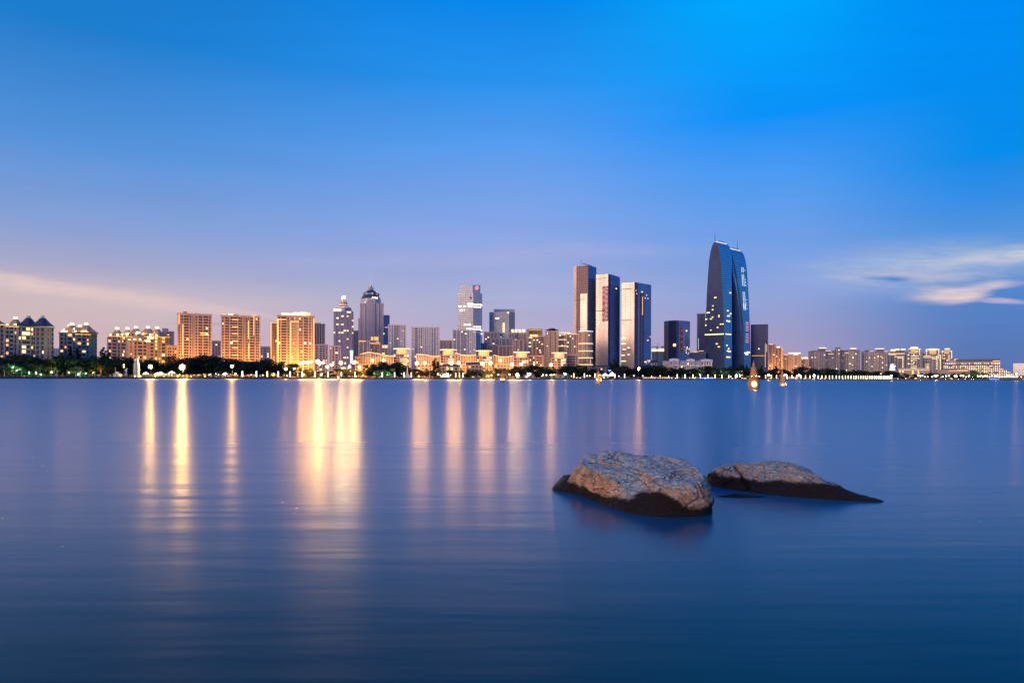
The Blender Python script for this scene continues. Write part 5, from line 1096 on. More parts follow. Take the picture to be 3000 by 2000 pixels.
mb = MB(); mb.hexa([(x - 4 * k, y - .4, zc + 1.6 * k), (x, y - .4, zc - 2.6 * k), (x + 4 * k, y - .4, zc + 1.6 * k), (x + 2.2 * k, y - .4, zc + 2.5 * k), (x, y - .4, zc + 1.4 * k), (x - 2.2 * k, y - .4, zc + 2.5 * k)], [(x - 4 * k, y, zc + 1.6 * k), (x, y, zc - 2.6 * k), (x + 4 * k, y, zc + 1.6 * k), (x + 2.2 * k, y, zc + 2.5 * k), (x, y, zc + 1.4 * k), (x - 2.2 * k, y, zc + 2.5 * k)]); part('neon_panel', mb, 'neon_blue', Ns)
mb = MB(); mb.tube((x, y + .4, G), (x, y + .4, zc), .2, 5); part('post', mb, 'steel', Ns)
for px, ca, lb in ((2072, 'neon_blue', 'blue-lit promenade sign low under the gate-shaped tower'), (2912, 'neon_blue', 'small blue-lit sign at the foot of the terraced hotel'), (1903, 'strip_gold', 'gold-lit promenade sign low left of the villas, one of two, left'), (1944, 'strip_gold', 'gold-lit promenade sign low left of the villas, one of two, right')):
    x, y = at(px, 3); k = y / F; Ns = thing('promenade_sign', lb, 'sign', (x, y, G)); zc = G + 1.2
    for j in range(6): mb = MB(); a = x + (j - 2.5) * 3.2; mb.box(a - 1.1, a + 1.1, y - .25, y, zc - .6, zc + R.uniform(.4, 1.0)); part('sign_letter', mb, ca, Ns)
    mb = MB(); mb.box(x - 10, x + 10, y + .02, y + .25, G, zc - .4); part('sign_base', mb, 'steel', Ns)
LASTPOLE = []
def flagpole(px, py, label):
    x, y = at(px, 3); Fp = thing('flagpole', label, 'pole', (x, y, G)); LASTPOLE[:] = [Fp]; mb = MB(); mb.tube((x, y, G), (x, y, Zp(px, py, y)), .14, 6, .07); part('pole', mb, 'white_metal', Fp); mb = MB(); mb.ball((x, y, Zp(px, py, y)), .25, 6, 4); part('finial', mb, 'white_metal', Fp)
flagpole(1543, 1088, 'bare white flagpole beside the dim lakeside kiosk'); flagpole(338, 1077, 'thin white flagpole behind the blue hut'); flagpole(1258, 1083, 'thin pole right of the white sail sculpture')

# ------------------------------------------------------------------ landmarks used to tell repeats apart
LM = [(20, 'the cut-off block at the left edge'), (87, 'the triple-roofed dark block'), (230, 'the two-coned block'), (330, 'the blue hut'), (430, 'the five-coned block'), (570, 'the leftmost orange tower'), (705, 'the middle orange tower'), (860, 'the white-crowned orange tower'), (1000, 'the beacon tower'), (1090, 'the domed spire tower'), (1175, 'the white sail sculpture'), (1245, 'the pale double tower'), (1310, 'the second gold pavilion'), (1375, 'the ring-logo glass tower'), (1420, 'the third gold pavilion'), (1475, 'the wide grey office'), (1530, 'the rooftop character sign'), (1575, 'the glowing hall'), (1635, 'the fifth gold pavilion'), (1718, 'the round striped tower'), (1780, 'the banner tower'), (1865, 'the gold lift-shaft tower'), (1925, 'the tower crane'), (1985, 'the fourth faceted tower'), (2060, 'the right villas'), (2130, 'the gate-shaped tower'), (2225, 'the rounded glass tower'), (2290, 'the gold-lit apartments'), (2345, 'the peach stepped block'), (2395, 'the stepped blue-grey block'), (2440, 'the dark lift tower'), (2490, 'the drum-topped block'), (2560, 'the long-disc block'), (2625, 'the glowing obelisk'), (2680, 'the left pagoda crown'), (2735, 'the right pagoda crown'), (2800, 'the dome hall'), (2860, 'the terraced hotel middle'), (2920, 'the hotel striped corner'), (2975, 'the right-edge office')]
ORD = ['first', 'second', 'third', 'fourth', 'fifth', 'sixth', 'seventh', 'eighth', 'ninth', 'tenth', 'eleventh', 'twelfth', 'thirteenth', 'fourteenth', 'fifteenth', 'sixteenth']
def near(px): return min(LM, key=lambda q: abs(q[0] - px))[1]
PENDING = []
def pend(o, base, px): PENDING.append((base, near(px), px, o))
def settle():
    g = {}
    for b_, l_, px, o in PENDING: g.setdefault((b_, l_), []).append((px, o.name, o))
    for (b_, l_), lst in g.items():
        lst.sort(key=lambda q: q[:2])
        for i, (_, _n, o) in enumerate(lst):
            o['label'] = f'{b_} below {l_}' if len(lst) == 1 else f'{b_} below {l_}, {ORD[i]} of {len(lst)} from left'
def copy_thing(src, loc, scale=None, rz=0):
    c = src.copy(); COL.objects.link(c); c.location = loc; c.rotation_euler = (0, 0, rz)
    if scale: c.scale = scale
    for ch in list(src.children):
        d = ch.copy(); COL.objects.link(d); d.parent = c
        for gch in list(ch.children):
            e = gch.copy(); COL.objects.link(e); e.parent = d
    return c

# ------------------------------------------------------------------ street lamps (tall, bright), promenade posts, globes
def lamp_head(x, y, z, r, m, root, name='lamp_head'):
    mb = MB(); mb.ball((x, y, z), r, 8, 6); part(name, mb, m, root)
def street_lamp(px, py, m='sodium_lamp', r=.75, heads=1, dy=14, label=''):
    x, y = at(px, dy); z = Zp(px, py, y); o = thing('street_lamp', '', 'street lamp', (x, y, G), 'tall bright street lamps'); pend(o, label, px)
    mb = MB(); mb.tube((x, y + .5, G), (x, y + .5, z + .6), .22, 6, .12); part('pole', mb, 'steel', o)
    mb = MB(); mb.tube((x, y + .5, z + .55), (x, y - .4, z + .5), .1, 5); part('arm', mb, 'steel', o)
    q = r * 1.35; zb_ = z; hs = MB()
    hs.box(x - q, x + q, y + r * 1.1, y + r * 1.2, zb_ - q, zb_ + q); hs.box(x - q, x - q * .93, y - r * 1.0, y + r * 1.1, zb_ - q, zb_ + q); hs.box(x + q * .93, x + q, y - r * 1.0, y + r * 1.1, zb_ - q, zb_ + q); hs.box(x - q * .93, x + q * .93, y - r * 1.0, y + r * 1.1, zb_ + q * .93, zb_ + q)
    part('light_shield', hs, 'dark_steel', o)  # added open box that keeps lamp light off the trees behind
    if r <= .62: lamp_head(x, y, z, r, 'sodium_small', o)
    else:
        mb = MB(); e = r * 1.12; n_ = 8
        mb.quad(*[(x + e * math.cos(2 * math.pi * (i + .5) / n_), y - r * .6, z + e * math.sin(2 * math.pi * (i + .5) / n_)) for i in range(n_)]); part('lamp_lens', mb, m, o)
for px, py, m, r, h, dy, lb in ((363, 1068, 'sodium_lamp', .55, 1, 10, 'medium amber street lamp'), (363, 1074, 'sodium_lamp', .5, 1, 9, 'lower amber street lamp'), (441, 1073, 'sodium_lamp_strong', .95, 1, 8, 'very bright gold street lamp'), (535, 1075, 'sodium_lamp_strong', 1.55, 1, 8, 'brightest gold street lamp'), (680, 1072, 'sodium_lamp_strong', .75, 1, 8, 'bright gold street lamp'),
    (657, 1056, 'sodium_lamp', .45, 1, 60, 'small amber street lamp'), (881, 1064, 'sodium_lamp', .8, 1, 60, 'small amber street lamp'), (890, 1062, 'sodium_lamp', .8, 1, 60, 'small amber street lamp'), (901, 1060, 'sodium_lamp', .7, 1, 60, 'small amber street lamp'), (911, 1059, 'sodium_lamp', .8, 1, 60, 'small amber street lamp'),
    (931, 1058, 'sodium_lamp_strong', 1.15, 1, 60, 'bright amber street lamp'), (937, 1063, 'sodium_lamp_strong', .8, 1, 60, 'bright amber street lamp'), (946, 1062, 'sodium_lamp', .7, 1, 60, 'small amber street lamp'), (838, 1080, 'sodium_lamp', .8, 1, 34, 'low amber street lamp'), (862, 1079, 'sodium_lamp', .9, 1, 34, 'low amber street lamp'), (972, 1068, 'sodium_lamp', .8, 1, 50, 'small amber street lamp'), (959, 1074, 'sodium_lamp_strong', .7, 1, 40, 'low amber street lamp'), (999, 1062, 'sodium_lamp_strong', 1.0, 1, 50, 'bright amber street lamp'), (1011, 1063, 'sodium_lamp', .6, 1, 55, 'small amber street lamp'), (1024, 1074, 'sodium_lamp', .7, 1, 45, 'low amber street lamp'), (1038, 1061, 'sodium_lamp_strong', 1.05, 1, 50, 'bright amber street lamp'), (1053, 1074, 'sodium_lamp', .7, 1, 45, 'low amber street lamp'),
    (1221, 1063, 'sodium_lamp', 1.05, 1, 45, 'bright orange street lamp'), (1244, 1062, 'sodium_lamp', 1.05, 1, 45, 'bright orange street lamp'), (1322, 1063, 'sodium_lamp', 1.1, 1, 45, 'bright orange street lamp'), (1343, 1062, 'sodium_lamp', 1.05, 1, 45, 'bright orange street lamp'), (1413, 1064, 'sodium_lamp', 1.1, 1, 45, 'bright orange street lamp'), (1437, 1063, 'sodium_lamp', 1.1, 1, 45, 'bright orange street lamp'), (1500, 1067, 'sodium_lamp', 1.05, 1, 40, 'bright orange street lamp'), (1527, 1066, 'sodium_lamp', .8, 1, 50, 'small orange street lamp'), (1614, 1068, 'sodium_lamp', 1.15, 1, 40, 'bright orange street lamp'), (1585, 1069, 'sodium_lamp', .5, 1, 60, 'small orange street lamp'), (1871, 1079, 'sodium_lamp', 1.1, 1, 25, 'bright orange street lamp'), (1762, 1080, 'sodium_lamp', .6, 1, 40, 'small orange street lamp'), (1815, 1080, 'sodium_lamp', .5, 1, 40, 'small orange street lamp'), (2976, 1094, 'sodium_lamp', 1.2, 1, 20, 'orange street lamp'), (2157, 1099, 'shore_streak_white', .9, 1, 14, 'bright white promenade lamp'), (2169, 1099, 'shore_streak_white', .9, 1, 14, 'bright white promenade lamp'), (2252, 1098, 'shore_streak_white', 1.1, 1, 14, 'bright white promenade lamp'), (2300, 1098, 'shore_streak_white', 1.1, 1, 14, 'bright white promenade lamp'), (2340, 1098, 'shore_streak_white', .9, 1, 14, 'bright white promenade lamp'), (2385, 1099, 'shore_streak_white', 1.0, 1, 14, 'bright white promenade lamp'), (2611, 1100, 'shore_streak_white', 1.1, 1, 14, 'bright white promenade lamp'), (2696, 1100, 'shore_streak_white', 1.0, 1, 14, 'bright white promenade lamp'), (2742, 1100, 'shore_streak_white', 1.0, 1, 14, 'bright white promenade lamp'), (2800, 1101, 'shore_streak_white', .9, 1, 14, 'bright white promenade lamp'), (2872, 1101, 'shore_streak_white', 1.0, 1, 14, 'bright white promenade lamp'), (2915, 1101, 'shore_streak_white', 1.0, 1, 14, 'bright white promenade lamp'),  # some right-hand white promenade lamps are added to brighten the water streaks
    (1310, 1096, 'shore_streak_white', .9, 1, 16, 'bright white promenade lamp'), (1550, 1096, 'shore_cream', 1.1, 1, 12, 'bright cream promenade lamp'), (1515, 1097, 'shore_cream', 1.0, 1, 12, 'bright cream promenade lamp'), (1655, 1096, 'shore_streak_white', .9, 1, 12, 'bright white promenade lamp'), (1790, 1097, 'shore_streak_white', .8, 1, 12, 'bright white promenade lamp')):
    street_lamp(px, py, m, r, h, dy, lb)
def post_proto(kind):
    o = thing('lantern_post' if kind == 0 else 'globe_lamp' if kind == 1 else 'bollard_light', '', 'lamp', (0, 0, G), {0: 'slim lantern posts along the promenade', 1: 'globe lamps on the quay', 2: 'bollard lights at the water edge'}[kind])
    mb = MB()
    if kind == 0:
        mb.box(-.34, .34, -.34, .34, G, G + .9); mb.box(-.42, .42, -.42, .42, G + 6.0, G + 6.25); add('post', mb.mesh('post', 'steel', (0, 0, G)), o)
        mb = MB(); mb.box(-.38, .38, -.38, .38, G + .92, G + 5.98); add('lit_shade', mb.mesh('lit_shade', 'post_lamp', (0, 0, G)), o)
    elif kind == 1:
        mb.tube((0, 0, G), (0, 0, G + 3.6), .1, 6); add('post', mb.mesh('post', 'steel', (0, 0, G)), o)
        mb = MB(); mb.ball((0, 0, G + 4.1), .75, 8, 6); add('globe', mb.mesh('globe', 'globe_lamp', (0, 0, G)), o)
    else:
        mb.box(-.2, .2, -.2, .2, G, G + .5); add('post', mb.mesh('post', 'steel', (0, 0, G)), o)
        mb = MB(); mb.ball((0, 0, G + .9), .5, 6, 4); add('lens', mb.mesh('lens', 'globe_lamp', (0, 0, G)), o)
    return o
protos = [None, None, None]
def post(kind, px, base, sc=1.0, dy=8):
    x, y = at(px, dy)
    if protos[kind] is None: protos[kind] = post_proto(kind); o = protos[kind]; o.location = (x, y, G); o.scale = (sc,) * 3
    else: o = copy_thing(protos[kind], (x, y, G), (sc,) * 3)
    pend(o, base, px)
for px in (710, 751, 783, 815, 850, 885, 923, 961, 1000, 1040, 1120, 1156, 1184, 1205, 1335, 1346, 1356, 1681, 1712, 1743, 1801, 1830, 1984, 2007, 2030, 2052, 2074, 2095, 2115, 2135, 2155, 2174, 2243, 2260, 2275, 2289, 2305, 2320, 2334, 2347, 2360, 2373, 2386, 2397, 2408, 2419, 2430, 2439, 2450, 2459, 2468, 2477, 2485, 2493, 2501, 2508, 2515, 2522, 2529, 2535, 2541, 2547, 2552, 2557, 2563, 2568, 2573, 2578, 2583, 2588, 2592, 2596, 2600, 2604, 2608, 2612):
    post(0, px, 'slim glowing lantern post', 1.0 if px < 1500 else 1.12)
for px in (690, 1493, 1521, 1591, 1601, 1720, 1728, 1813, 1857, 1883, 1909, 1934, 1959, 1310, 1283, 1440, 1460, 2141, 2160, 2168, 2200, 2214): post(1, px, 'round globe lamp', R.uniform(.8, 1.15))
for px in (2690, 2696, 2702, 2709, 2718, 2731, 2738, 2746, 2762, 2772, 2780, 2797, 2803, 2815, 2822, 2830, 2838, 2865, 2872, 2880, 2886, 2892, 2899, 2906, 2914, 2921, 2928, 2936, 2944, 2950, 2957, 2964, 2970, 2980, 2992): post(1, px, 'bright globe lamp', R.uniform(1.3, 2.0))
for px in (2307, 2330, 2356, 2382, 2404, 2430, 2470, 2505, 2538, 2770, 2790, 2808, 2828, 2846, 2852, 1968, 1979, 2035, 2066, 2145, 2180, 2185, 1690, 1700, 1750, 1760, 1770, 395, 412, 455, 480, 520, 560, 600): post(2, px, 'small bollard light', 1.0, 1.5)

# ------------------------------------------------------------------ pagoda lanterns standing in the lake
def lake_lantern(px, pyw, prof, label, lit, n=10, floods=()):
    D = CAMH * F / (pyw - hor(px)); x = X(px, D); k = D / F
    o = thing('stone_lantern', label, 'lantern', (x, D, 0), 'stone pagoda lanterns in the lake')
    for nm, pts, m in prof:
        mb = MB(); mb.lathe((x, D), [(max(.02, r * k), max(-.4, (pyw - y) * k)) for r, y in pts], n); part(nm, mb, m, o)
    for (dx_, y, r, m, fy) in floods: mb = MB(); mb.ball((x + dx_ * k, D - fy * k, (pyw - y) * k), r * k, 8, 6); part('floodlight', mb, m, o)
st = 'lantern_stone'
emi('lantern_flood', (1, .44, .09), 300.0); emi('lantern_glow', (1, .48, .12), 1.2, False); emi('lantern_spot', (1, .62, .25), 240.0)
lake_lantern(2208, 1140, [('base', [(13, 1146), (13, 1138), (16, 1136)], st), ('drum', [(14, 1138), (17, 1131), (17.5, 1124), (16, 1114), (13, 1107)], st), ('roof', [(13, 1107), (14, 1105.5), (22, 1103.5), (22.5, 1102), (17, 1100.5), (10, 1099.5)], st),
    ('tier', [(9, 1100), (9, 1098), (10.5, 1097), (10.5, 1095), (8, 1094.5), (8, 1093), (10.8, 1091.5), (10.5, 1090), (8, 1089.5), (8, 1088), (9.8, 1087), (9.4, 1085.5), (8, 1085), (8.6, 1082), (7, 1079.5), (6, 1078.5), (7, 1077.5), (7.3, 1076), (5, 1073.5), (3.6, 1072)], st),
    ('finial', [(3.6, 1072), (3.2, 1070), (3.5, 1067), (2.9, 1065), (3.2, 1063.5), (2.6, 1062), (1, 1061.5), (.9, 1058), (1.6, 1057), (.5, 1054.5)], st)],
    'largest stone pagoda lantern in the lake, with a blazing lamp at its drum', True, 16, ((-3.5, 1128, 1.5, 'lantern_spot', 19.5), (-12, 1101, .5, 'lantern_flood', 18), (10, 1101, .5, 'lantern_flood', 20), (0, 1100, .5, 'lantern_flood', 23)))
D = CAMH * F / (1140 - hor(2208)); k = D / F
c2 = [o for o in COL.objects if o.get('label', '').startswith('largest stone pagoda')][0]
mb = MB(); n = 20; cx, cz = X(2208, D) - 4 * k, 17 * k
for i in range(n):
    a0, a1 = 2 * math.pi * i / n, 2 * math.pi * (i + 1) / n; yy_ = D - 17.3 * k
    mb.hexa([(cx + 8 * k * math.cos(a0), yy_, cz + 8.5 * k * math.sin(a0)), (cx + 8 * k * math.cos(a1), yy_, cz + 8.5 * k * math.sin(a1)), (cx, yy_, cz)], [(cx + 8 * k * math.cos(a0), yy_ + 4 * k, cz + 8.5 * k * math.sin(a0)), (cx + 8 * k * math.cos(a1), yy_ + 4 * k, cz + 8.5 * k * math.sin(a1)), (cx, yy_ + 4 * k, cz)])
part('round_opening', mb, 'lantern_glow', c2, label='glowing round opening in the drum')
lake_lantern(2292, 1130, [('base', [(7, 1134), (7, 1129.5), (8, 1128), (7.6, 1124), (8, 1121), (5.4, 1119)], st), ('body', [(5.4, 1119), (5.6, 1117), (4.6, 1116), (5.4, 1114.5), (4.6, 1113), (5.4, 1112), (5, 1110), (6.4, 1108), (6.2, 1103), (7, 1102)], st), ('roof', [(7, 1102.5), (10, 1100.5), (10.2, 1098.5), (7, 1097)], st), ('finial', [(5.4, 1097.5), (3.5, 1094.5), (3.2, 1091), (2.2, 1088), (1.8, 1085), (.5, 1082.5)], st)],
    'slim stone lantern in the lake right of the largest lantern', True, 12, ((-4, 1126, .7, 'lantern_flood', 12), (5, 1124, .6, 'lantern_flood', 12), (0, 1100, .35, 'lantern_flood', 11.5)))
lake_lantern(1753, 1123, [('base', [(7, 1127), (7, 1122.5), (8, 1121), (8, 1118.5), (6.5, 1117.5)], st), ('bowl', [(7, 1117.5), (10.5, 1114.5), (11.2, 1112), (8, 1110), (6.5, 1109)], st), ('body', [(6.5, 1109), (6.5, 1106.5), (10.5, 1104), (10, 1102), (7, 1100.5), (5, 1099.5), (5, 1097), (8.8, 1095.8)], st), ('roof', [(8.8, 1096), (8.5, 1094.5), (5, 1091), (2.6, 1087.5), (1, 1085), (.3, 1083)], st)],
    'tiered stone lantern in the lake before the white marquees', True, 12, ((-5, 1112, .8, 'lantern_flood', 14), (5, 1112, .8, 'lantern_flood', 14), (0, 1098, .5, 'lantern_flood', 11)))
lake_lantern(1472, 1120, [('base', [(5, 1124), (5, 1119.5), (6, 1117), (7.6, 1113), (8, 1110)], 'quay_stone'), ('bowl_rim', [(8, 1110), (8.4, 1108.5), (7.5, 1106.5), (4, 1105.5)], st), ('body', [(4, 1105.5), (4.2, 1101), (5, 1100)], st), ('roof', [(5, 1100.3), (8.3, 1098.8), (8, 1097), (5, 1094.5), (2.6, 1093), (2.4, 1090), (1.2, 1088), (.3, 1087)], st)],
    'stone lantern with dark bowl foot in the lake below the wide grey office', True, 12, ((-4, 1111, .7, 'lantern_flood', 11), (4, 1111, .7, 'lantern_flood', 11)))
lake_lantern(993, 1118, [('base', [(4, 1122), (4, 1117.5), (4.6, 1116), (6, 1113), (6.4, 1109), (5, 1107)], 'grey_wall'), ('body', [(5, 1107), (4.5, 1104), (8.5, 1103), (8.2, 1101), (5, 1098.5)], st), ('roof', [(5, 1098.5), (5.2, 1096), (3.4, 1093), (3, 1090.5), (1.4, 1088.5), (.3, 1087)], st)],
    'stone lantern with a pale bowl foot in the lake below the beacon tower', True, 12, ((0, 1104.6, .9, 'lantern_flood', 10),))

# ------------------------------------------------------------------ trees
def crown_mesh(kind, seed, m):
    r = random.Random(seed); mb = MB(); lumps = []
    if kind == 'round':
        for i in range(r.randint(8, 12)):
            a = r.uniform(0, 6.28); d = r.uniform(.08, .36); z = r.uniform(.24, .82); lumps.append((d * math.cos(a), d * math.sin(a), z, r.uniform(.13, .24)))
        lumps.append((0, 0, .62, .30))
    elif kind == 'cone':
        for i in range(12): z = .16 + .8 * i / 11; q = .22 * (1 - z) + .03; lumps.append((r.uniform(-.05, .05), r.uniform(-.05, .05), z, q))
    else:
        for i in range(11): a = r.uniform(0, 6.28); d = r.uniform(.1, .5); lumps.append((d * math.cos(a), d * math.sin(a), r.uniform(.18, .80), r.uniform(.14, .24)))
    for (x, y, z, q) in lumps:
        for _ in range(int(3600 * q * q) + 40):
            v = Vector((r.gauss(0, 1), r.gauss(0, 1), r.gauss(0, 1))).normalized() * q * (r.random() ** .35) * r.uniform(.86, 1.14); v.z *= .82
            c = Vector((x, y, z)) + v; n = (v.normalized() + Vector((r.gauss(0, .5), r.gauss(0, .5), r.gauss(.2, .5)))).normalized()
            a = n.orthogonal().normalized(); b_ = n.cross(a); s_ = r.uniform(.020, .042) * (1 if kind != 'cone' else .8); t_ = r.uniform(0, 3.14)
            e1 = (a * math.cos(t_) + b_ * math.sin(t_)) * s_; e2 = (b_ * math.cos(t_) - a * math.sin(t_)) * s_ * r.uniform(.5, .9)
            mb.quad(c - e1, c - e2, c + e1, c + e2)
    return mb.mesh('crown', m)
def trunk_mesh(kind):
    mb = MB(); mb.tube((0, 0, 0), (0, 0, .45), .028, 7, .018)
    if kind != 'cone':
        for a in (0.3, 1.7, 2.9, 4.1, 5.4): mb.tube((0, 0, .28 + .03 * a / 2), (.22 * math.cos(a), .22 * math.sin(a), .62), .014, 5, .005)
    else: mb.tube((0, 0, .45), (0, 0, .95), .018, 5, .004)
    return mb.mesh('trunk', 'bark')
CR = {}
def crown(kind, i, m):
    if (kind, i, m) not in CR: CR[(kind, i, m)] = crown_mesh(kind, hash((len(kind), i)) % 1000 + i * 17, m)
    return CR[(kind, i, m)]
TRK = {k: trunk_mesh(k) for k in ('round', 'cone', 'wide')}
def tree(px, py, dy, kind='round', m='leaf', wid=1.0, base='dark round tree'):
    Y = shoreY(px) + dy; x = X(px, Y); h = (Zp(px, py, Y) - G) / .95
    o = thing('tree', '', 'tree', (x, Y, G), 'trees along the lake shore'); o.scale = (h * wid, h * wid, h); o.rotation_euler = (0, 0, R.uniform(0, 6.28))
    add('trunk', TRK[kind], o); add('crown', crown(kind, R.randint(0, 4), m), o); pend(o, base, px)
TT = [(-15, 1042, 30), (8, 1040, 34), (25, 1046, 22), (40, 1036, 45), (62, 1043, 30), (84, 1034, 50), (100, 1040, 36), (118, 1045, 24), (133, 1037, 46), (155, 1044, 30), (170, 1043, 44), (186, 1045, 24), (205, 1042, 36), (222, 1038, 26), (240, 1041, 48), (258, 1040, 28), (276, 1038, 44), (296, 1040, 30), (314, 1041, 46), (330, 1042, 32), (347, 1046, 44), (376, 1046, 40), (404, 1053, 48), (428, 1052, 44), (458, 1050, 48), (482, 1056, 44),
      (512, 1050, 40), (532, 1040, 50), (552, 1046, 40), (572, 1044, 50), (590, 1043, 46), (607, 1040, 44), (626, 1035, 48), (640, 1040, 40), (663, 1050, 44), (682, 1053, 40), (700, 1050, 48), (716, 1053, 36), (738, 1058, 40), (757, 1050, 50), (775, 1049, 46), (792, 1050, 40), (812, 1056, 46), (830, 1062, 38), (848, 1072, 40), (868, 1076, 36), (900, 1080, 40), (925, 1082, 36), (960, 1084, 34), (985, 1078, 40), (1018, 1080, 36), (1048, 1082, 32),
      (1084, 1068, 36), (1102, 1064, 44), (1122, 1062, 40), (1140, 1058, 52), (1158, 1058, 48), (1172, 1064, 40), (1188, 1074, 36), (1212, 1078, 36), (1234, 1078, 40), (1254, 1080, 34), (1310, 1080, 36), (1330, 1082, 40), (1352, 1080, 38), (1372, 1081, 36), (1394, 1080, 40), (1412, 1083, 36), (1456, 1084, 38), (1490, 1076, 34), (1512, 1072, 40), (1532, 1070, 46), (1552, 1066, 50), (1570, 1068, 44), (1588, 1070, 40), (1604, 1072, 46), (1626, 1073, 40), (1646, 1072, 46), (1664, 1069, 44), (1682, 1067, 50), (1698, 1070, 42), (1716, 1078, 36), (1732, 1073, 46), (1750, 1076, 40), (1798, 1072, 46), (1815, 1070, 42), (1832, 1068, 48), (1850, 1070, 44), (1872, 1068, 46), (1890, 1067, 44), (1908, 1070, 46), (1926, 1067, 50), (1938, 1064, 44), (1952, 1074, 40), (1972, 1076, 44), (1992, 1075, 40), (2014, 1075, 46), (2034, 1073, 42), (2056, 1070, 50), (2076, 1071, 44), (2096, 1073, 48), (2118, 1074, 44), (2138, 1071, 50), (2160, 1074, 44), (2180, 1075, 46), (2200, 1076, 42), (2222, 1079, 46), (2246, 1078, 44), (2262, 1077, 50), (2282, 1080, 44), (2302, 1081, 46), (2322, 1082, 44), (2340, 1077, 48), (2360, 1074, 52), (2380, 1073, 50), (2400, 1077, 46), (2420, 1076, 50), (2438, 1079, 46), (2458, 1083, 44), (2478, 1080, 50), (2500, 1080, 46), (2518, 1083, 48), (2538, 1085, 46), (2560, 1086, 48), (2582, 1085, 50), (2605, 1084, 48), (2625, 1085, 46), (2650, 1093, 40), (2672, 1094, 44), (2700, 1091, 46), (2722, 1090, 44), (2745, 1091, 46), (2768, 1093, 44), (2790, 1092, 46), (2812, 1093, 44), (2990, 1096, 40), (3010, 1094, 44)]
for px, py, dy in TT:
    tree(px + R.uniform(-3, 3), py + R.uniform(-1.2, 1.2), dy, R.choice(('round', 'round', 'wide')), 'leaf', R.uniform(1.15, 1.55), 'dark leafy tree')
for px, py in ((2834, 1088), (2850, 1084), (2866, 1086), (2880, 1090)): tree(px, py, 40, 'wide', 'leaf_green_lit', 1.3, 'green floodlit tree')
for px, py in ((40, 1062), (225, 1072), (245, 1078), (1130, 1076), (1105, 1082), (2100, 1083), (2120, 1082), (2165, 1084), (2060, 1083)): tree(px, py, 14, 'wide', 'leaf_green_lit', 1.3, 'low green floodlit tree')
for px, py in ((1290, 1074), (1447, 1078), (1455, 1080), (1465, 1076), (1478, 1080), (640, 1084), (905, 1078), (1025, 1078), (1062, 1080), (1420, 1080)): tree(px, py, 24, 'round', 'leaf_amber_lit', 1.1, 'amber lit tree')
for px, py in ((204, 1020), (228, 1022), (300, 1020), (308, 1030), (318, 1028), (1274, 1052), (1282, 1060), (1800, 1055), (1787, 1062), (1809, 1060), (2170, 1068), (2176, 1070), (2186, 1070), (2232, 1072), (2272, 1072)): tree(px, py, 52, 'cone', 'leaf', 1.3 if px > 1200 else .9, 'pointed dark conifer')
def facade_flood(px, Y, base, r=.62):
    x = X(px, Y); o = thing('facade_floodlight', '', 'floodlight', (x, Y, G), 'amber floodlights at the foot of the towers'); pend(o, base, px)
    mb = MB(); mb.tube((x, Y, G), (x, Y, G + 3), .2, 6); part('mast', mb, 'steel', o); mb = MB(); e = r * 1.1; mb.quad((x - e, Y, G + 3.2), (x - e, Y - e, G + 3.2 + 1.7 * e), (x + e, Y - e, G + 3.2 + 1.7 * e), (x + e, Y, G + 3.2)); part('lens', mb, 'facade_flood', o); mb = MB(); mb.box(x - e, x + e, Y - e * 1.5, Y - e * 1.1, G + 2.9, G + 3.2 + 1.9 * e); part('glow_shield', mb, 'dark_steel', o)  # added plate in front hides the glowing back of the lens
for px, Y, r in ((498, 690, .7), (525, 688, .7), (552, 686, .6), (580, 688, .6), (612, 688, .6), (655, 712, .6), (685, 712, .6), (715, 712, .6), (748, 712, .6), (800, 738, .7), (830, 738, .8), (858, 738, .8), (886, 738, .9), (912, 738, .9), (940, 800, .8), (980, 850, .7), (1030, 850, .8), (1060, 830, .6), (455, 700, .5), (485, 700, .6), (1075, 838, 0.53), (1105, 838, 0.53), (1135, 842, 0.53), (1175, 862, 0.59), (1205, 868, 0.53), (1235, 868, 0.59), (1262, 868, 0.53), (1300, 872, 0.59), (1330, 874, 0.59), (1362, 876, 0.59), (1400, 880, 0.59), (1430, 884, 0.59), (1460, 890, 0.59), (1490, 892, 0.53), (1525, 892, 0.59), (1560, 912, 0.53), (1590, 915, 0.53), (1635, 905, 0.66), (1675, 930, 0.53), (1715, 940, 0.46), (25, 526, .42), (105, 538, .35), (150, 538, .5), (200, 572, .5), (272, 572, .55), (340, 640, .5), (390, 660, .5), (425, 660, .5), (2258, 1640, 1.2), (2285, 1640, 1.2), (2325, 1670, 1.2)): facade_flood(px, Y, 'amber facade floodlight behind the trees', r)
# low shrubs along the quay: one mass nobody would count
mb = MB(); r = random.Random(5)
for i in range(16000):
    px = r.uniform(-100, 3100); Y = shoreY(px) + r.uniform(9.5, 16); x = X(px, Y); h = 1.6 + 2.4 * max(0, noise.noise(Vector((px * .03, 0, 7))))
    c = Vector((x + r.uniform(-1, 1), Y, G + r.uniform(.1, h))); a = Vector((r.gauss(0, 1), r.gauss(0, 1), r.gauss(0, 1))).normalized() * .32; b_ = a.orthogonal().normalized() * .25; mb.quad(c - a, c - b_, c + a, c + b_)
o = add('shrubbery', mb.mesh('shrubbery', 'leaf')); o['kind'] = 'stuff'; o['label'] = 'low dark shrubs along the promenade'

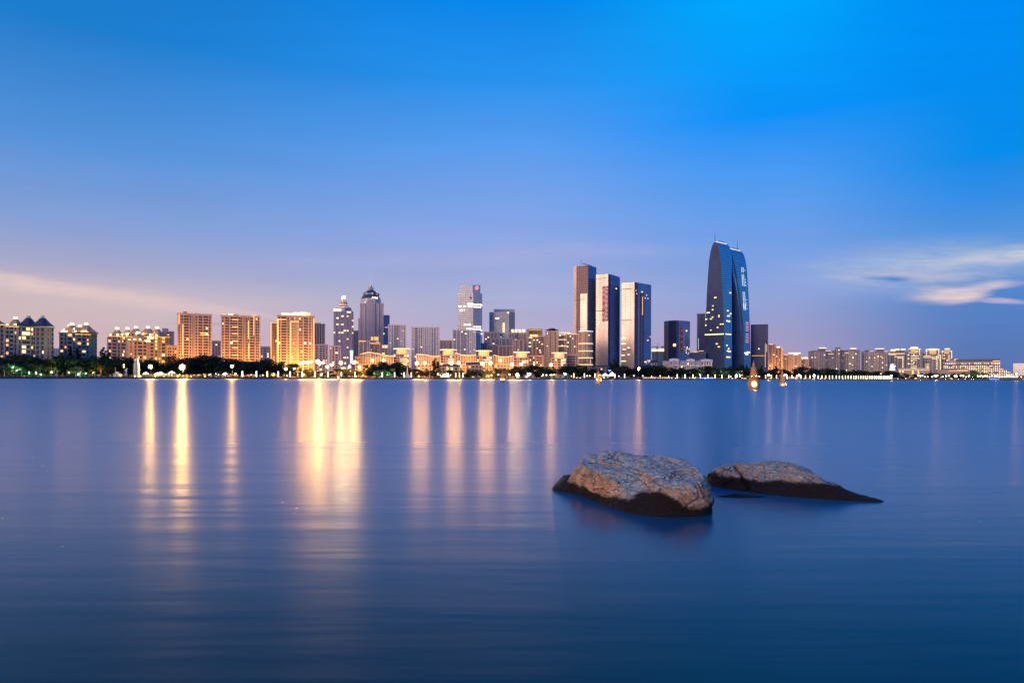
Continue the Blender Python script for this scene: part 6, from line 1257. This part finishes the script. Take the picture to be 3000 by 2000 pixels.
# ------------------------------------------------------------------ garden floodlights and strollers on the quay
def flood(px, py, dy, m, base):
    x, y = at(px, dy); z = max(G + .6, Zp(px, py, y)); o = thing('garden_floodlight', '', 'floodlight', (x, y, G), 'floodlights among the trees'); pend(o, base, px)
    mb = MB(); mb.tube((x, y, G), (x, y, z - .2), .08, 5); part('stake', mb, 'steel', o); mb = MB(); hb = MB()
    if m == 'white_flood': mb.ball((x, y, z), .30, 6, 5)
    else: (mb.quad((x - .35, y, z), (x - .35, y - .3, z + .5), (x + .35, y - .3, z + .5), (x + .35, y, z)), hb.box(x - .4, x + .4, y - .42, y - .34, z - .2, z + .6), hb.box(x - .4, x + .4, y - .34, y + .1, z + .55, z + .6))
    part('lens', mb, m, o)
    if hb.v: part('glow_shield', hb, 'dark_steel', o)  # added plates that screen the lens glow from the lake side
for px, py in ((36, 1075), (48, 1084), (85, 1092), (105, 1093), (118, 1096), (150, 1090), (228, 1096), (250, 1092), (1095, 1094), (1115, 1100), (1138, 1092), (1144, 1100), (1385, 1100), (1395, 1103), (1420, 1103), (1595, 1094), (1690, 1095), (2050, 1095), (2110, 1092), (2126, 1094), (2165, 1092), (2735, 1099), (2770, 1100), (2800, 1100), (2840, 1099), (2850, 1103), (2862, 1101), (2876, 1100)): flood(px, py, 9, 'green_flood', 'green-white garden floodlight')
for px, py in ((495, 1094), (632, 1094), (640, 1097), (660, 1098), (735, 1097), (770, 1098), (840, 1099), (872, 1096), (1290, 1098), (1320, 1098), (1600, 1097), (1790, 1096), (1796, 1098)): flood(px, py, 7, 'white_flood', 'white garden floodlight')
for px, py in ((1290, 1094), (1298, 1090), (1446, 1092), (1466, 1096), (1480, 1094), (908, 1088), (930, 1086), (1026, 1088), (1045, 1088), (1060, 1090), (870, 1082), (860, 1080)): flood(px, py, 18, 'amber_flood', 'amber garden floodlight')
def person_mesh(pose):
    bm = bmesh.new(); V = {}
    pts = {'pel': (0, 0, .92, .15), 'chest': (0, 0, 1.32, .17), 'neck': (0, 0, 1.48, .065), 'head': (0, -.02, 1.64, .11), 'shl': (-.19, 0, 1.40, .07), 'ell': (-.26, .02, 1.13, .05), 'hal': (-.24, -.08, .88, .04), 'shr': (.19, 0, 1.40, .07), 'elr': (.26, .02, 1.13, .05), 'har': (.24, -.08, .88, .04), 'hil': (-.10, 0, .86, .09), 'knl': (-.11, -.04 * pose, .48, .065), 'anl': (-.11, .08 * pose, .08, .045), 'tol': (-.12, -.10, .03, .04), 'hir': (.10, 0, .86, .09), 'knr': (.11, -.10 * pose, .48, .065), 'anr': (.11, -.14 * pose, .08, .045), 'tor': (.12, -.30 * pose - .1, .03, .04)}
    ed = ('pel chest', 'chest neck', 'neck head', 'chest shl', 'shl ell', 'ell hal', 'chest shr', 'shr elr', 'elr har', 'pel hil', 'hil knl', 'knl anl', 'anl tol', 'pel hir', 'hir knr', 'knr anr', 'anr tor')
    names = list(pts); me = bpy.data.meshes.new('person'); me.from_pydata([pts[n][:3] for n in names], [tuple(names.index(q) for q in e.split()) for e in ed], [])
    bm.free(); ob = bpy.data.objects.new('person', me); COL.objects.link(ob); md = ob.modifiers.new('skin', 'SKIN')
    for i, n in enumerate(names): me.skin_vertices[0].data[i].radius = (pts[n][3], pts[n][3])
    me.skin_vertices[0].data[0].use_root = True
    dg = bpy.context.evaluated_depsgraph_get(); out = bpy.data.meshes.new_from_object(ob.evaluated_get(dg)); bpy.data.objects.remove(ob); return out
PM = []
for ps in (.2, 1.0):
    for i, c in enumerate(((.05, .05, .08), (.30, .08, .07), (.32, .30, .28), (.10, .14, .25))):
        me = person_mesh(ps); me.materials.clear(); me.materials.append(mat('clothes_' + 'abcd'[i], c, .8)); PM.append(me)
r = random.Random(21)
for i in range(62):
    px = r.choice((r.uniform(412, 625), r.uniform(412, 690), r.uniform(1480, 1960))); x, y = at(px, r.uniform(.2, 4.5)); k = r.randint(0, 7)
    o = thing('person', '', 'person', (x, y, G), 'people strolling on the quay', PM[k]); o.rotation_euler = (0, 0, r.uniform(0, 6.28)); s_ = r.uniform(.92, 1.06); o.scale = (s_,) * 3
    pend(o, 'person in ' + ('dark clothes', 'a red top', 'pale clothes', 'blue clothes')[k % 4] + '', px)
for px in (13, 64, 167, 222, 278): flagpole(px, 1088, ''); pend(LASTPOLE[0], 'short pale marker pole on the quay', px)
settle()
# quay railing: uncountable balusters joined as stuff, one railing per stretch
for (pa, pb, lb) in ((-60, 330, 'low dark railing along the tree-lined quay at far left'), (412, 700, 'quay railing in the bright lamp light below the orange towers'), (1480, 1960, 'quay railing along the lakeside shops')):
    x0, y0 = at(pa, -.3); x1, y1 = at(pb, -.3); o = thing('quay_railing', lb, 'railing', (x0, y0, G)); mb = MB(); rl = MB(); n = int((Vector((x1, y1)) - Vector((x0, y0))).length / 2.2); prev = None
    for i in range(n + 1):
        px = pa + (pb - pa) * i / n; x, y = at(px, -.3); mb.tube((x, y, G + .2), (x, y, G + 1.25), .07, 4)
        if prev: rl.tube(prev, (x, y, G + 1.25), .06, 4); rl.tube((prev[0], prev[1], G + .75), (x, y, G + .75), .04, 4)
        prev = (x, y, G + 1.25)
    part('baluster', mb, 'steel', o, kind='stuff'); part('handrail', rl, 'steel', o)
